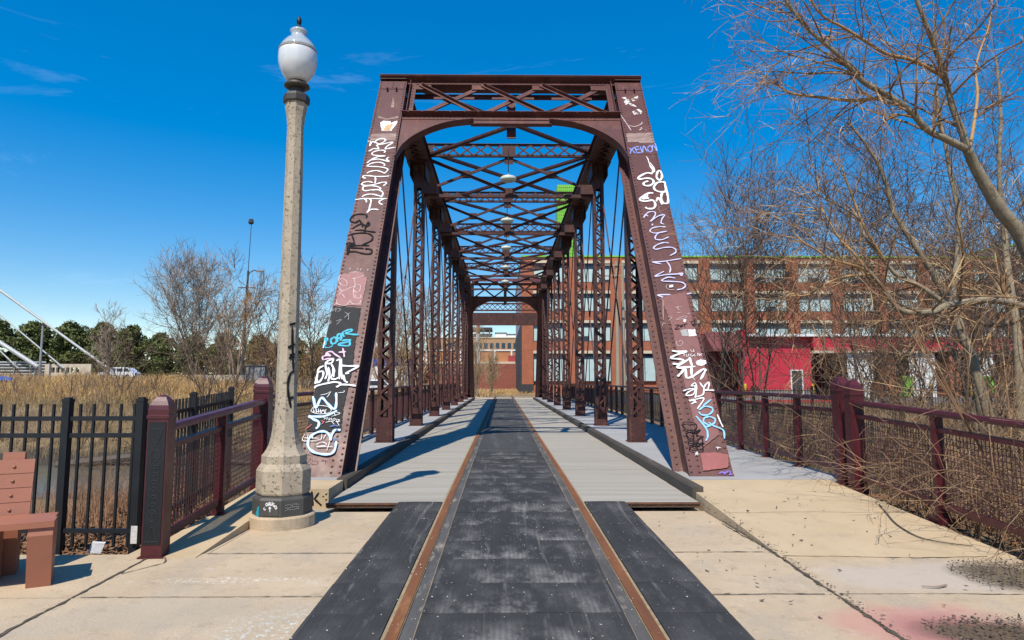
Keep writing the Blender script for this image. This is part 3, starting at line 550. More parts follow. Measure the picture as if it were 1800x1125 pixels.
# top chords
for x in (XL, XR):
    m = MB(); ya, yb = ys_post[0]+.32, ys_post[-1]-.32
    for q in (-1, 1):
        m.bb(x+q*.21-.008, x+q*.21+.008, ya, yb, ZT, ZT+.40)
        a, b = sorted((x+q*.218, x+q*.33)); m.bb(a, b, ya, yb, ZT, ZT+.014)
        a, b = sorted((x+q*.10, x+q*.202)); m.bb(a, b, ya, yb, ZT+.001, ZT+.012)
    m.bb(x-.29, x+.29, ya-.1, yb+.1, ZT+.40, ZT+.418)
    yy = np.arange(ya+.1, yb, .19); q = 1
    for i, (a, b) in enumerate(zip(yy, yy[1:])):
        m.bar((x-q*.2, a, ZT-.006-.001*q), (x+q*.2, b, ZT-.006-.001*q), .07, .008); q = -q
    for y in ys_post[1:-1]: m.bb(x-.34, x+.34, y-.45, y+.45, ZT-.024, ZT-.012)
    for y in ys_post[1:-1]:
        for q in (-1, 1): m.bb(x+q*.225-.006, x+q*.225+.006, y-.5, y+.5, ZT-.45, ZT+.30)
    m.build('top_chord', STEEL_OLD, br)
    m = MB(); m.bb(x-.2, x+.2, YN-.3, YF+.3, -.62, -.03)
    m.build('bottom_chord', STEEL_OLD, br)
# diagonals
for x in (XL, XR):
    for i, (a, b) in enumerate(zip(ys_post, ys_post[1:])):
        main = i < 3
        for q in (-.10, .10):
            p0, p1 = ((a, b) if main else (b, a))
            MB().bar((x+q, p0, ZT+.1), (x+q, p1, ZB+.02), .085, .024, (1,0,0)).build('diagonal_bar', STEEL_OLD, br)
        p0, p1 = ((b, a) if main else (a, b)); m = MB()
        m.bar((x, p0, ZT+.1), (x, p1, ZB+.02), .032, .032)
        c = np.array([x, p1, ZB+.02]); e = np.array([x, p0, ZT+.1]); dd = (e-c)/np.linalg.norm(e-c)
        m.tube([c+dd*.55, c+dd*.62, c+dd*1.0, c+dd*1.07], [.02, .045, .045, .02], 8)
        m.build('counter_rod', STEEL_OLD, br)
# portal frames in the plane of the end posts
ARC = spline([(.80,8.14),(1.25,8.05),(1.62,7.87),(1.95,7.60),(2.20,7.26),(2.33,6.85)], 5)
for near in (True, False):
    m = MB(); R = 2.34
    def ang(u0, u1, v, dn, leg=.10, fl=.15):                 # angle: outstanding leg towards the viewer + leg in the plane
        m.bb(u0, u1, v-.006, v+.006, -.05, fl); m.bb(u0, u1, v-.006+dn*0-leg, v-.006, -.062, -.05)
    ang(-2.95, 2.95, 9.76, 0, .10, .10); m.bb(-2.95, 2.95, 9.77, 9.785, -.35, .12)
    m.rivets([(u, 9.70, -.05) for u in np.arange(-2.9, 2.91, .1)], (0,0,1), .013); m.rivets([(u, 9.754, .04) for u in np.arange(-2.9, 2.91, .22)], (0,-1,0), .013)
    ang(-R, R, 8.42, 0, .12, .08); m.rivets([(u, 8.35, -.05) for u in np.concatenate([np.arange(-2.3, -.8, .09), np.arange(.8, 2.31, .09)])], (0,0,1), .013)
    m.rivets([(u, 8.414, .06) for u in np.arange(-2.2, 2.21, .3)], (0,-1,0), .015)
    for q in (-1, 1):
        a, b = sorted((q*2.13, q*2.24)); m.bb(a, b, 8.426, 9.65, -.062, -.05); a, b = sorted((q*2.24, q*2.252)); m.bb(a, b, 8.426, 9.65, -.05, .06)
        m.rivets([(q*2.185, v, -.05) for v in np.arange(8.5, 9.6, .12)], (0,0,1), .013)
        # gussets
        for (u, v) in ((2.0, 9.56), (.68, 9.56)): m.bb(q*u-.2, q*u+.2, v-.09, v+.09, -.074, -.063)
        m.bb(*sorted((q*1.75, q*2.13)), 8.426, 8.52, -.074, -.063)
    m.bb(-2.32, 2.32, 9.47, 9.66, -.33, -.31); m.bb(-.10, .10, 7.95, 9.46, -.29, -.27)                   # rear strut slots seen through the lattice
    for i, (a, b) in enumerate(((-2.05,-.70), (-.66,.74), (.66,2.06))):
        m.bar((a+.05, 9.58, -.003), (b, 8.485, -.003), .012, .085, (0,0,1))
        m.bar((a, 9.62, -.035), (b, 8.45, -.035), .095, .012, (0,0,1))
        m.bar((-a, 9.62, -.095), (-b, 8.45, -.095), .11, .012, (0,0,1)); m.bar((-a-.06, 9.55, -.12), (-b-.03, 8.405, -.12), .012, .06, (0,0,1))
    m.bb(-.86, .86, 8.10, 8.40, -.085, -.070); m.bb(-.86, .86, 8.085, 8.10, -.085, .0)
    for q in (-1, 1):
        p = np.array([(q*u, v) for u, v in ARC]); 
        top = np.array([(q*u, 8.30) for u, v in ARC if u < R]); 
        for i in range(len(p)-1):
            (u0, v0), (u1, v1) = p[i], p[i+1]
            P = [(u0, v0, -.062), (u1, v1, -.062), (u1, 8.41, -.062), (u0, 8.41, -.062)]
            if q > 0: pass
            else: P = P[::-1]
            m.add(P, [[0,1,2,3]]); m.add([(a, b, c-.012) for a, b, c in P[::-1]], [[0,1,2,3]])
            m.bar((u0, v0, .01), (u1, v1, .01), .16, .012, (-(v1-v0), u1-u0, 0))       # curved flange
            tq = np.array([-(v1-v0), (u1-u0), 0])*q; tq /= np.linalg.norm(tq)
            w0 = np.array([u0, v0, -.055])+tq*.055; w1 = np.array([u1, v1, -.055])+tq*.055
            m.bar(w0, w1, .10, .012, (0,0,1))
            m.rivets([(w0+w1)/2+np.array([0,0,.006])], (0,0,1), .015)
    placed(m, *frame(near, CXB)).build('portal_frame', STEEL, br)
# sway frames
for y in ys_post[1:-1]:
    m = MB(); W = HW-.17; zt, zb = 8.40, 8.0; zl = 6.86
    x0, x1 = CXB-W, CXB+W
    m.bb(x0, x1, y-.06, y+.06, zt-.012, zt); m.bb(x0, x1, y-.012, y, zt-.075, zt-.012); m.bb(x0, x1, y-.06, y+.06, zb, zb+.012); m.bb(x0, x1, y-.014, y-.002, zb+.012, zb+.075)
    m.bb(CXB-.2, CXB+.2, y-.026, y-.014, zb-.02, zt-.02); m.bb(x0, x0+.22, y-.027, y-.015, zb, zt-.03); m.bb(x1-.22, x1, y-.027, y-.015, zb, zt-.03)
    for q in (-1, 1):
        us = np.linspace(.22, W-.2, 6)
        for a, b in zip(us, us[1:]):
            m.bar((CXB+q*a, y-.03, zb+.04), (CXB+q*b, y-.03, zt-.05), .05, .008, (0,1,0)); m.bar((CXB+q*b, y-.04, zb+.04), (CXB+q*a, y-.04, zt-.05), .05, .008, (0,1,0))
        m.bar((CXB+q*W, y-.02, zb-.06), (CXB+q*.12, y-.02, zl+.12), .09, .012, (0,1,0)); m.bar((CXB+q*W, y-.05, zb-.02), (CXB+q*.12, y-.05, zl+.16), .012, .07, (0,1,0))
        m.bar((CXB+q*W, y+.03, zl+.12), (CXB+q*.12, y+.03, zb-.08), .09, .012, (0,1,0)); m.bar((CXB+q*W, y+.0, zl+.08), (CXB+q*.12, y+.0, zb-.12), .012, .06, (0,1,0))
        m.bb(CXB+q*W*.52-.14, CXB+q*W*.52+.14, y+.005, y+.016, (zl+zb)/2-.08, (zl+zb)/2+.16)
        m.bb(*sorted((CXB+q*(W-.35), CXB+q*(W+.1))), y-.16, y+.16, zl-.02, zl+.26)
    m.bb(CXB-.13, CXB+.13, y-.0, y+.012, zb-.22, zb+.0); m.bb(CXB-.14, CXB+.14, y-.0, y+.012, zl, zl+.2)
    m.bb(x0, x1, y-.07, y+.07, zl-.10, zl-.088); m.bb(x0, x1, y-.03, y-.018, zl-.088, zl+.0); m.bb(x0, x1, y+.03, y+.042, zl-.088, zl+.0)
    m.build('sway_frame', STEEL_OLD, br)
for a, b in zip(ys_post, ys_post[1:]):
    for q, z in ((1, 8.12), (-1, 8.02)):
        m = MB(); aa = a+(.5 if a == ys_post[0] else 0); b2 = b-(.5 if b == ys_post[-1] else 0); m.bar((CXB-q*(HW-.25), aa, z), (CXB+q*(HW-.25), b2, z), .15, .012); m.bar((CXB-q*(HW-.25), aa, z+.05), (CXB+q*(HW-.25), b2, z+.05), .012, .09)
        m.build('lateral_brace', STEEL_OLD, br)
# floor
PLANK = mk('deck_planks', (.385,.35,.295), (.29,.265,.22), 1.7, .85, .25, 40, (.22,3,1), layers=[((.23,.205,.18), 2.2, .56, .72, (.12,4.0,1), .75), ((.50,.47,.43), 3, .6, .74, (.2,3,1), .6), ((.12,.10,.085), 30, .70, .76, (.5,1,1), .7)])
WALKM = mk('walkway_concrete', (.36,.355,.35), (.30,.295,.29), 1.5, .85, .2, 60, layers=[((.24,.23,.22), 2.4, .58, .76, (1,.5,1), .6), ((.45,.44,.43), 5, .62, .74, (1,1,1), .5)])
TIMB = mk('kerb_timber', (.085,.068,.052), (.055,.043,.034), 4, .85, .35, 30, (1,.15,1), layers=[((.19,.16,.125), 7, .58, .72, (1,.12,1), .75)])
rg = random.Random(7)
for s in (-1, 1):
    m = MB(); y = 8.03
    while y < 51.2:
        x0, x1 = sorted((s*.812, s*2.135)); dz = rg.uniform(-.004, .002)
        m.bb(x0, x1, y, y+.287, -.06, dz); y += .292
    m.build('deck_planks', PLANK, br)
    m = MB(); x0, x1 = sorted((s*1.0, s*2.14)); m.bb(x0, x1, 8.0, 8.015, -.045, -.022); m.bb(x0, x1, 7.985, 8.02, -.016, .002)
    m.rivets([(s*u, 8.0, -.034) for u in np.arange(1.35, 2.1, .16)], (0,-1,0), .012, .014); m.build('edge_angle', mk('edge_rust', (.16,.065,.03), (.06,.035,.025), 9, .8), br)
    m = MB(); y = 8.3 if s > 0 else 9.06
    while y < 51.2:
        e = min(y+3.6, 51.2); x0, x1 = sorted((s*2.145, s*2.275)); dz = rg.uniform(-.004, .006); m.bb(x0, x1, y+.006, e-.006, -.08, .118+dz)
        m.bb(*sorted((s*2.175, s*2.285)), y+.03, e-.03, .118+dz, .124+dz); y = e
    m.build('kerb_timber', TIMB, br)
    m = MB(); x0, x1 = ((-3.38, -2.285) if s < 0 else (2.285, 4.42)); y = 9.06
    while y < 51.2:
        e = min(y+2.6, 51.2); m.bb(x0, x1, y+.005, e-.005, -.05, WALK); y = e
    m.build('walkway', WALKM, br)
m = MB()
for y in [8.6]+[YN+PN*i for i in range(0, 9)]: m.bb(-3.3, 4.3, y-.15, y+.15, -.75, -.085)
for x in (-1.6, -.75, .75, 1.6): m.bb(x-.12, x+.12, 8.05, 51.2, -.5, -.09)
m.build('floor_beams', STEEL_OLD, br)
# abutments
ABUT = mk('abutment_concrete', (.36,.32,.26), (.25,.22,.18), 1.2, .9, .3, 20)
mb = MB(); mb.bb(-3.4, 4.45, 8.14, 9.6, -5, -.12); o = mb.build('bridge_abutment', ABUT, loc=(0,9,-3), label='near concrete abutment under the end of the truss bridge', cat='abutment')
mb = MB(); mb.bb(-4.5, 5.5, 51.22, 52.4, -5, -.06); mb.build('bridge_abutment', ABUT, loc=(0,52,-3), label='far concrete abutment under the distant end of the truss bridge', cat='abutment')
mb = MB(); mb.bb(-5.5, 6.5, 51.24, 58, -.3, -.02); mb.build('far_landing', CONC, kind='structure')
# clearance gantry beyond
g = thing('clearance_gantry', (0,51.9,0), 'dark rusty steel beam gantry standing just beyond the far portal', 'gantry')
MB().bb(-2.725, 2.825, 51.8, 52.05, 5.55, 6.5).build('crossbeam', STEEL_OLD, g)
m = MB()
for a in np.linspace(-2.5, 2.3, 13): m.bar((a, 51.9, 6.75), (a+.4, 51.9, 7.15), .05, .01, (0,1,0)); m.bar((a, 51.915, 7.15), (a+.4, 51.915, 6.75), .05, .01, (0,1,0))
m.bb(-2.725, 2.825, 51.86, 51.95, 7.15, 7.27); m.bb(-2.725, 2.825, 51.86, 51.95, 6.63, 6.75); m.build('lattice_girder', STEEL_OLD, g)
for x in (-2.86, 2.96): MB().bb(x-.13, x+.13, 51.79, 52.06, -.05, 7.3).build('leg', STEEL_OLD, g)
# hanging lights
LAMPB = mk('lamp_enamel', (.62,.68,.60), (.52,.58,.50), 8, .35)
ordn = ['nearest', 'second nearest', 'middle', 'second farthest', 'farthest']
for i, y in enumerate(ys_post[1:-1]):
    t = thing('hanging_light', (CXB-.02, y-.45, 7.2), '%s of the pale green lights hanging under the bridge sway frames' % ordn[i], 'hanging light', 'pale lights hanging along the bridge')
    c = (CXB-.02, y-.45, 7.2)
    MB().lathe([(.06,.075),(.19,.065),(.225,.04),(.235,.03),(.235,-.03),(.21,-.06),(.10,-.07)], 20, c).build('lamp_shade', LAMPB, t, smooth=True)
    MB().lathe([(.05,.075),(.05,.13),(.03,.14)], 12, c).build('ballast_housing', mk('lamp_grey', (.42,.43,.40), None, 9, .5), t)
    MB().tube([(c[0],c[1],7.40),(c[0],c[1],8.06)], .014, 6).build('rod', BLACKP, t)
# ------------------------------------------------------------------ lamp post
LX, LY = -2.29, 6.95
AGG = mk('aggregate_concrete', (.46,.38,.28), (.36,.295,.215), 6, .85, .4, 90, layers=[((.10,.075,.055), 34, .56, .62, (1,1,1), .9), ((.62,.55,.44), 30, .60, .68, (1,1,1), .7), ((.33,.28,.21), 3, .58, .74, (1,1,.3), .5)])
IRON = mk('grey_iron', (.075,.070,.064), (.055,.052,.048), 5, .55, .15, 40, layers=[((.13,.11,.09), 11, .6, .74, (1,1,.4), .6)])
BRONZE = mk('lamp_bronze', (.060,.048,.038), (.035,.03,.026), 12, .5, .1)
lp = thing('street_lamp', (LX, LY, -.03), 'tall concrete street lamp with white acorn globe in front of the bridge', 'street lamp')
zb0 = .0
c = (LX, LY, 0); r8 = math.pi/8; f8 = 1/math.cos(r8); rot8 = r8-math.radians(8)
MB().lathe([(.315,-.12),(.31,zb0+.085),(.295,zb0+.10)], 36, c).build('footing', CONC, lp)
def octo(pr): return [(r*f8, z) for r, z in pr]
bs = MB().lathe(octo([(.262,zb0+.10),(.262,.255),(.250,.275),(.232,.283)]), 8, c, rot8).build('base', IRON, lp)
dirs = [(-math.pi/2-math.radians(8)-math.radians(0))]
fa = -math.pi/2-math.radians(8)
# facet frames: outward normal at angle
def facet(k, r):
    a = rot8-r8+k*math.pi/4; n = np.array([math.cos(a), math.sin(a), 0]); U = np.array([-math.sin(a), math.cos(a), 0]); return n, U, np.array([LX, LY, 0])+n*r
k0 = min(range(8), key=lambda k: math.sin(rot8-r8+k*math.pi/4))
n, U, O = facet(k0, .262)
m = MB(); 
def plate(m, O, U, n, u0, u1, z0, z1, t0, t1):
    P = [O+U*u+np.array([0,0,z]) for u, z in ((u0,z0),(u1,z0),(u1,z1),(u0,z1))]; m.prism(P, n*t0, n*t1)
plate(m, O, U, n, -.075, .085, zb0+.115, .225, -.01, .006); dr = m.build('base_door', IRON, bs)
m = MB(); k = 0
for s in ([(-.055,.075),(-.06,.06),(-.05,.05),(-.04,.06)], [(-.045,.09),(-.035,.115),(-.022,.10),(-.04,.085)], [(-.018,.085),(-.008,.125),(.004,.088)], [(-.014,.10),(.0,.10)], [(.006,.125),(.012,.095),(.022,.10),(.022,.13)],
          [(.045,.115),(.032,.11),(.034,.085),(.048,.09),(.042,.10)], [(.058,.095),(.05,.08),(.06,.06),(.07,.075),(.058,.095)], [(.0,.075),(.002,.03)], [(-.012,.06),(.0,.078),(.012,.062)]):
    ribbon(m, [(a, b+.02) for a, b in s], .0075, O+np.array([0,0,zb0+.10]), U, (0,0,1), n, .008, rise=.00005)
m.build('graffiti', PAINT['white'], dr, label='small white tag with an upward arrow')
n2, U2, O2 = facet((k0+1)%8, .262); m = MB(); rr = random.Random(5)
for j in range(3):
    for i in range(7):
        u = -.07+i*.02; v = .21-j*.022; ribbon(m, [(u, v), (u+.008, v+rr.uniform(-.008,.008)), (u+.013, v+rr.uniform(-.006,.006))], .005, O2, U2, (0,0,1), n2, .003, rise=.00005)
m.build('graffiti', PAINT['grey'], bs, label='faint white handwritten scribble')
n3, U3, O3 = facet((k0-1)%8, .262); m = MB(); P = [O3+U3*u+np.array([0,0,z]) for u, z in ((.02,.12),(.05,.10),(.06,.06),(.095,.06),(.1,.2),(.06,.19))]; m.prism(P, n3*.001, n3*.0035); m.build('paint_patch', PAINT['cyan'], bs, label='cyan spray smear')
MB().lathe(octo([(.225,.283),(.237,.30),(.240,.315),(.240,.520),(.225,.550),(.200,.585),(.200,.660),(.186,.675),(.162,.715),(.142,.76),(.128,.82),(.116,.90),(.103,1.02),(.096,1.20),(.091,2.2),(.084,3.3),(.079,3.85),(.077,4.02),(.086,4.14),(.100,4.22),(.106,4.285)]), 8, c, rot8).build('shaft', AGG, lp)
MB().lathe(octo([(.118,4.285),(.126,4.30),(.126,4.355),(.112,4.385),(.075,4.395),(.068,4.445)]), 8, c, rot8).build('collar', BRONZE, lp)
MB().lathe([(.070,4.440),(.10,4.455),(.132,4.47),(.128,4.492),(.10,4.505),(.090,4.525)], 28, c).build('globe_seat', BRONZE, lp, smooth=True)
gm = mk('globe_plastic', (.78,.79,.80), (.70,.71,.73), 3, .22, 0, None, (6,6,.4)); gb = gm.node_tree.nodes['Principled BSDF']
gb.inputs['Transmission Weight'].default_value = .12; gb.inputs['Subsurface Weight'].default_value = .25; gb.inputs['Subsurface Radius'].default_value = (.08,.08,.08); gb.inputs['Coat Weight'].default_value = .4
GL = MB().lathe([(.092,4.53),(.118,4.555),(.150,4.60),(.178,4.655),(.194,4.71),(.2,4.76),(.2,4.80),(.197,4.845),(.193,4.858)], 40, c).build('globe', gm, lp, smooth=True)
gm2 = mk('globe_cap_plastic', (.62,.67,.72), (.52,.58,.64), 3, .12, 0, None, (6,6,.4)); g2 = gm2.node_tree.nodes['Principled BSDF']; g2.inputs['Transmission Weight'].default_value = .35; g2.inputs['Coat Weight'].default_value = .6
MB().lathe([(.190,4.872),(.183,4.90),(.165,4.935),(.150,4.955),(.138,4.962),(.134,4.975),(.118,4.99),(.088,5.015),(.078,5.03),(.078,5.055),(.090,5.075),(.090,5.09),(.075,5.105),(.045,5.12),(.030,5.128)], 40, c).build('globe_cap', gm2, lp, smooth=True)
MB().lathe([(.1935,4.857),(.199,4.860),(.199,4.870),(.192,4.873)], 40, c).build('globe_band', mk('band_metal', (.40,.33,.25), None, 10, .4), lp)
MB().lathe([(.034,5.126),(.030,5.14),(.016,5.15),(.014,5.165),(.024,5.175),(.026,5.20),(.024,5.225),(.014,5.245),(.006,5.255)], 16, c).build('finial', BLACKP, lp, smooth=True)
n4, U4, O4 = facet((k0+1)%8, .0965); m = MB()
for s in ([(-.03,1.95),(.035,1.97)], [(-.038,1.72),(.035,1.76)], [(.0,1.93),(.01,1.70),(.025,1.50)], [(-.02,1.645),(.037,1.66)], [(-.025,1.62),(.037,1.63)], [(.035,1.49),(-.005,1.46),(-.025,1.36),(-.015,1.24),(.0,1.22),(.035,1.235)], [(-.012,1.23),(.015,1.12)]):
    ribbon(m, s, .022, O4-np.array([0,0,.0]), U4, (0,0,1), n4, .004, rise=.0001)
m.build('graffiti', PAINT['black'], lp, label='black sprayed letters running up the shaft')
lp.scale = (1.039,)*3; lp.location = (-2.385, 7.22, -.086)
# ------------------------------------------------------------------ bollard posts
def bollard(x, y, z, h, label, black=False, rz=0.0, wd=.165):
    t = thing('bollard_post', (x, y, z), label, 'bollard post', None); W = wd/2; hb = h-.20
    R = np.array([[math.cos(rz),-math.sin(rz),0],[math.sin(rz),math.cos(rz),0],[0,0,1]])
    def fin(m): m.v = [v@R.T+np.array([x, y, z]) for v in m.v]; return m
    m = MB(); m.bb(-W, W, -W, W, -.05, hb); m.bb(-W-.02, W+.02, -W-.02, W+.02, -.05, .012)
    fin(m).build('body', RAILP, t)
    m = MB(); k = 4; 
    lv = [(W+.008, hb), (W+.008, hb+.025), (W+.002, hb+.03), (W+.002, hb+.075), (W*.93, hb+.11), (W*.74, hb+.145), (W*.45, hb+.18), (W*.16, hb+.198)]
    V = np.array([(sx*r, sy*r, zz) for r, zz in lv for sx, sy in ((-1,-1),(1,-1),(1,1),(-1,1))]); F = [[i*4+j, i*4+(j+1)%4, (i+1)*4+(j+1)%4, (i+1)*4+j] for i in range(len(lv)-1) for j in range(4)]+[[0,3,2,1],[len(V)-4,len(V)-3,len(V)-2,len(V)-1]]
    m.add(V, F); fin(m).build('cap', RAILP, t)
    m = MB(); a = .012 if black else .03
    m.bb(-W+a, W-a, -W-.006, -W+.002, .11, hb-.03); pm = fin(m).build('inset_panel', BLACKP if black else RAILP, t)
    if black:
        m = MB(); yy = -W-.009; zc = np.linspace(hb*.30, hb*.73, 9)
        for q in zc:
            a_ = np.linspace(0, 2*math.pi, 19); m.tube([(.037*math.cos(b), yy, q+.045*math.sin(b)) for b in a_], .0022, 4, False)
        for s_ in (-1, 1):
            b0 = hb*.87 if s_ > 0 else hb*.17
            m.tube([(-.055, yy, b0+s_*.06), (.055, yy, b0+s_*.06)], .0022, 4); 
            m.tube(spline([(-.04, yy, b0+s_*.05), (-.028, yy, b0), (-.012, yy, b0-s_*.05), (.012, yy, b0-s_*.05), (.028, yy, b0), (.04, yy, b0+s_*.05)], 4), .0022, 4)
        fin(m).build('ring_ornament', mk('ornament_edge', (.05,.055,.06), None, 9, .35), pm)
        m = MB(); m.bb(-.03, .0, -W-.001, -W+.01, hb+.125, hb+.145)
    return t
bollard(-3.03, 5.93, float(app(5.9))-.03, 1.34, 'burgundy bollard post with a black ring-patterned panel beside the black picket fence', True, .06)
bollard(-3.13, 8.72, WALK-.03, 1.36, 'burgundy pointed bollard post directly behind the concrete street lamp')
bollard(-3.30, 9.12, WALK-.02, 1.36, 'burgundy bollard post at the start of the bridge railing partly hidden behind the lamp shaft')
bollard(4.30, 8.62, WALK-.06, 1.36, 'front burgundy bollard post of the right hand pair entangled in bare vines')
bollard(4.34, 9.02, WALK-.04, 1.38, 'rear burgundy bollard post of the right hand pair entangled in bare vines', wd=.18)
# ------------------------------------------------------------------ railings
WIRE = mk('mesh_wire', (.075,.025,.025), (.05,.02,.02), 9, .5)
def railing(name, p0, p1, z0, z1, n, label, h=1.03, fine=.05, ends=(True, True)):
    p0 = np.array(p0, float); p1 = np.array(p1, float)
    t = thing(name, (p0[0], p0[1], z0), label, 'railing')
    P = lambda s, z: np.array([*(p0+(p1-p0)*s), z0+(z1-z0)*s+z])
    L = np.linalg.norm(p1-p0); d = (p1-p0)/L; q = np.array([-d[1], d[0], 0])
    m = MB(); a, b = P(0, h), P(1, h); e = np.array([0,0,1.])
    prof = [(-.05,-.03),(.05,-.03),(.056,.0),(.04,.028),(-.04,.028),(-.056,.0)]
    m.prism([a+q*u+e*v for u, v in prof], (0,0,0), b-a); m.build('top_rail', RAILP, t)
    MB().bar(P(0, h-.165), P(1, h-.165), .05, .05).build('middle_rail', RAILP, t)
    MB().bar(P(0, .13), P(1, .13), .05, .06).build('bottom_rail', RAILP, t)
    for i in range(n+1):
        if (i == 0 and not ends[0]) or (i == n and not ends[1]): continue
        s = i/n; m = MB(); m.bar(P(s, -.06)-q*0, P(s, h-.03), .10, .06, tuple(d)+(0,)); m.bar(P(s, -.05), P(s, .01), .17, .17, tuple(d)+(0,)); m.build('post', RAILP, t)
    for i in range(n):
        sa, sb = i/n+.05/L, (i+1)/n-.05/L; m = MB(); ln = (sb-sa)*L; za, zb_ = .16, h-.19
        nv = max(2, int(ln/fine)); nh = int((zb_-za)/fine)
        for k in range(1, nv):
            s = sa+(sb-sa)*k/nv; m.bar(P(s, za)+q*.003, P(s, zb_)+q*.003, .006, .006)
        for k in range(1, nh):
            z = za+(zb_-za)*k/nh; m.bar(P(sa, z)-q*.003, P(sb, z)-q*.003, .006, .006)
        m.build('mesh_panel', WIRE, t)
    return t
railing('approach_railing', (-3.04, 6.02), (-3.12, 8.62), float(app(6))-.03, WALK-.02, 2, 'short burgundy mesh railing sloping up between two bollard posts behind the lamp', 1.05, ends=(False, False))
railing('bridge_railing', (-3.30, 9.22), (-3.30, 51.0), WALK, WALK, 33, 'burgundy mesh railing along the left edge of the bridge walkway', 1.07, ends=(False, True))
railing('approach_railing', (4.20, 2.2), (4.29, 8.52), float(app(2.6))-.06, WALK-.03, 4, 'burgundy mesh railing buried in bare vines along the right ramp', 1.04, ends=(True, False))
railing('bridge_railing', (4.34, 9.12), (4.34, 51.0), WALK, WALK, 33, 'burgundy mesh railing along the right edge of the bridge walkway', 1.05, ends=(False, True))
# ------------------------------------------------------------------ black picket fence
fn = thing('picket_fence', (-3.9, 6.35, -.1), 'black metal picket fence with square posts behind the bench', 'picket fence')
def fence_run(a, b, za, zb_, npk, postat):
    a = np.array(a, float); b = np.array(b, float); L = np.linalg.norm(b-a)
    d = (b-a)/L; q = np.array([-d[1], d[0]])
    P = lambda s, z, o=0: np.array([*(a+(b-a)*s+q*o), za+(zb_-za)*s+z])
    for z in (.20, 1.03, 1.18): MB().bar(P(0, z), P(1, z), .028, .04).build('rail', BLACKP, fn)
    for i in range(npk):
        s = (i+.5)/npk
        if any(abs(s-p)*L < .06 for p in postat): continue
        MB().bar(P(s, .06), P(s, 1.31), .02, .02, (d[0], d[1], 0)).build('picket', BLACKP, fn)
    for p in postat:
        m = MB(); m.bar(P(p, -.2), P(p, 1.33), .066, .066, (d[0], d[1], 0)); m.bar(P(p, 1.33), P(p, 1.355), .074, .074, (d[0], d[1], 0)); m.bar(P(p, 1.355), P(p, 1.368), .05, .05, (d[0], d[1], 0))
        m.build('post', BLACKP, fn)
fence_run((-6.6, 6.42), (-3.36, 6.22), -.14, -.12, 26, (.06, .79, 1.0))
fence_run((-3.36, 6.28), (-3.62, 7.85), -.12, -.10, 13, (.98,))
fence_run((-3.62, 7.92), (-3.92, 9.7), -.10, -.06, 15, (.97,))
st = MB(); st.box((-3.335, 6.16, .06), (.055, .004, .15)); o = st.build('label_sticker', mk('sticker_paper', (.62,.60,.57), (.45,.44,.43), 40, .7), fn, label='torn white paper sticker low on the post')
# ------------------------------------------------------------------ bench
bx, by, bz = -3.63, 5.06, float(app(5.2))-.03
BEN = mk('bench_plastic', (.34,.128,.075), (.28,.104,.06), 3, .55, .12, 30, (.25,1,1), layers=[((.27,.11,.075), 6, .62, .78, (.2,1,1), .6), ((.38,.18,.12), 20, .66, .76, (.3,1,1), .5)])
bn = thing('park_bench', (bx, by, bz), 'reddish brown plastic slat bench cut off at the left edge of the photo', 'bench')
rz = math.radians(27); Rb = np.array([[math.cos(rz),-math.sin(rz),0],[math.sin(rz),math.cos(rz),0],[0,0,1]])
def bl(m, name, par, mat=BEN): m.v = [v@Rb.T+np.array([bx, by, bz]) for v in m.v]; return m.build(name, mat, par)
# local: x to the right (end at x=0.18), y to the back
for i in range(4):
    z = .445+i*.104; y = .315+i*.030
    m = MB(); v = [(-1.75,y,z),(.06,y,z),(.06,y+.035,z),(-1.75,y+.035,z),(-1.75,y+.028,z+.1),(.06,y+.028,z+.1),(.06,y+.063,z+.1),(-1.75,y+.063,z+.1)]
    m.add(v, BOXF); o = bl(m, 'backrest_slat', bn)
    m = MB(); m.rivets([(-.07, y+.012, z+.05), (-1.5, y+.012, z+.05)], (0,-1,.25), .014, .012); bl(m, 'bolt', o)
m = MB(); m.bb(-1.78, .265, -.13, .05, .425, .468); bl(m, 'seat_slat', bn)
m = MB(); m.bb(-1.78, .25, .062, .27, .424, .465); bl(m, 'seat_slat', bn)
for xo in (-.05, -1.5):
    m = MB()
    m.prism([(xo-.10,.40,-.01),(xo-.10,.55,-.01),(xo-.10,.53,.87),(xo-.10,.50,.912),(xo-.10,.455,.91),(xo-.10,.448,.88),(xo-.10,.357,.445)][::-1][::1], (0,0,0), (.14,0,0)); bl(m, 'back_support', bn)
    m = MB()
    m.prism([(xo+.16,-.05,-.01),(xo+.16,.10,-.01),(xo+.16,.16,.42),(xo+.16,-.11,.42),(xo+.16,-.125,.37)][::-1], (0,0,0), (.15,0,0)); bl(m, 'leg', bn)
    m = MB(); m.prism([(xo-.15,.22,-.01),(xo-.15,.36,-.01),(xo-.15,.30,.423),(xo-.15,.12,.423)][::-1], (0,0,0), (.11,0,0)); bl(m, 'leg', bn)
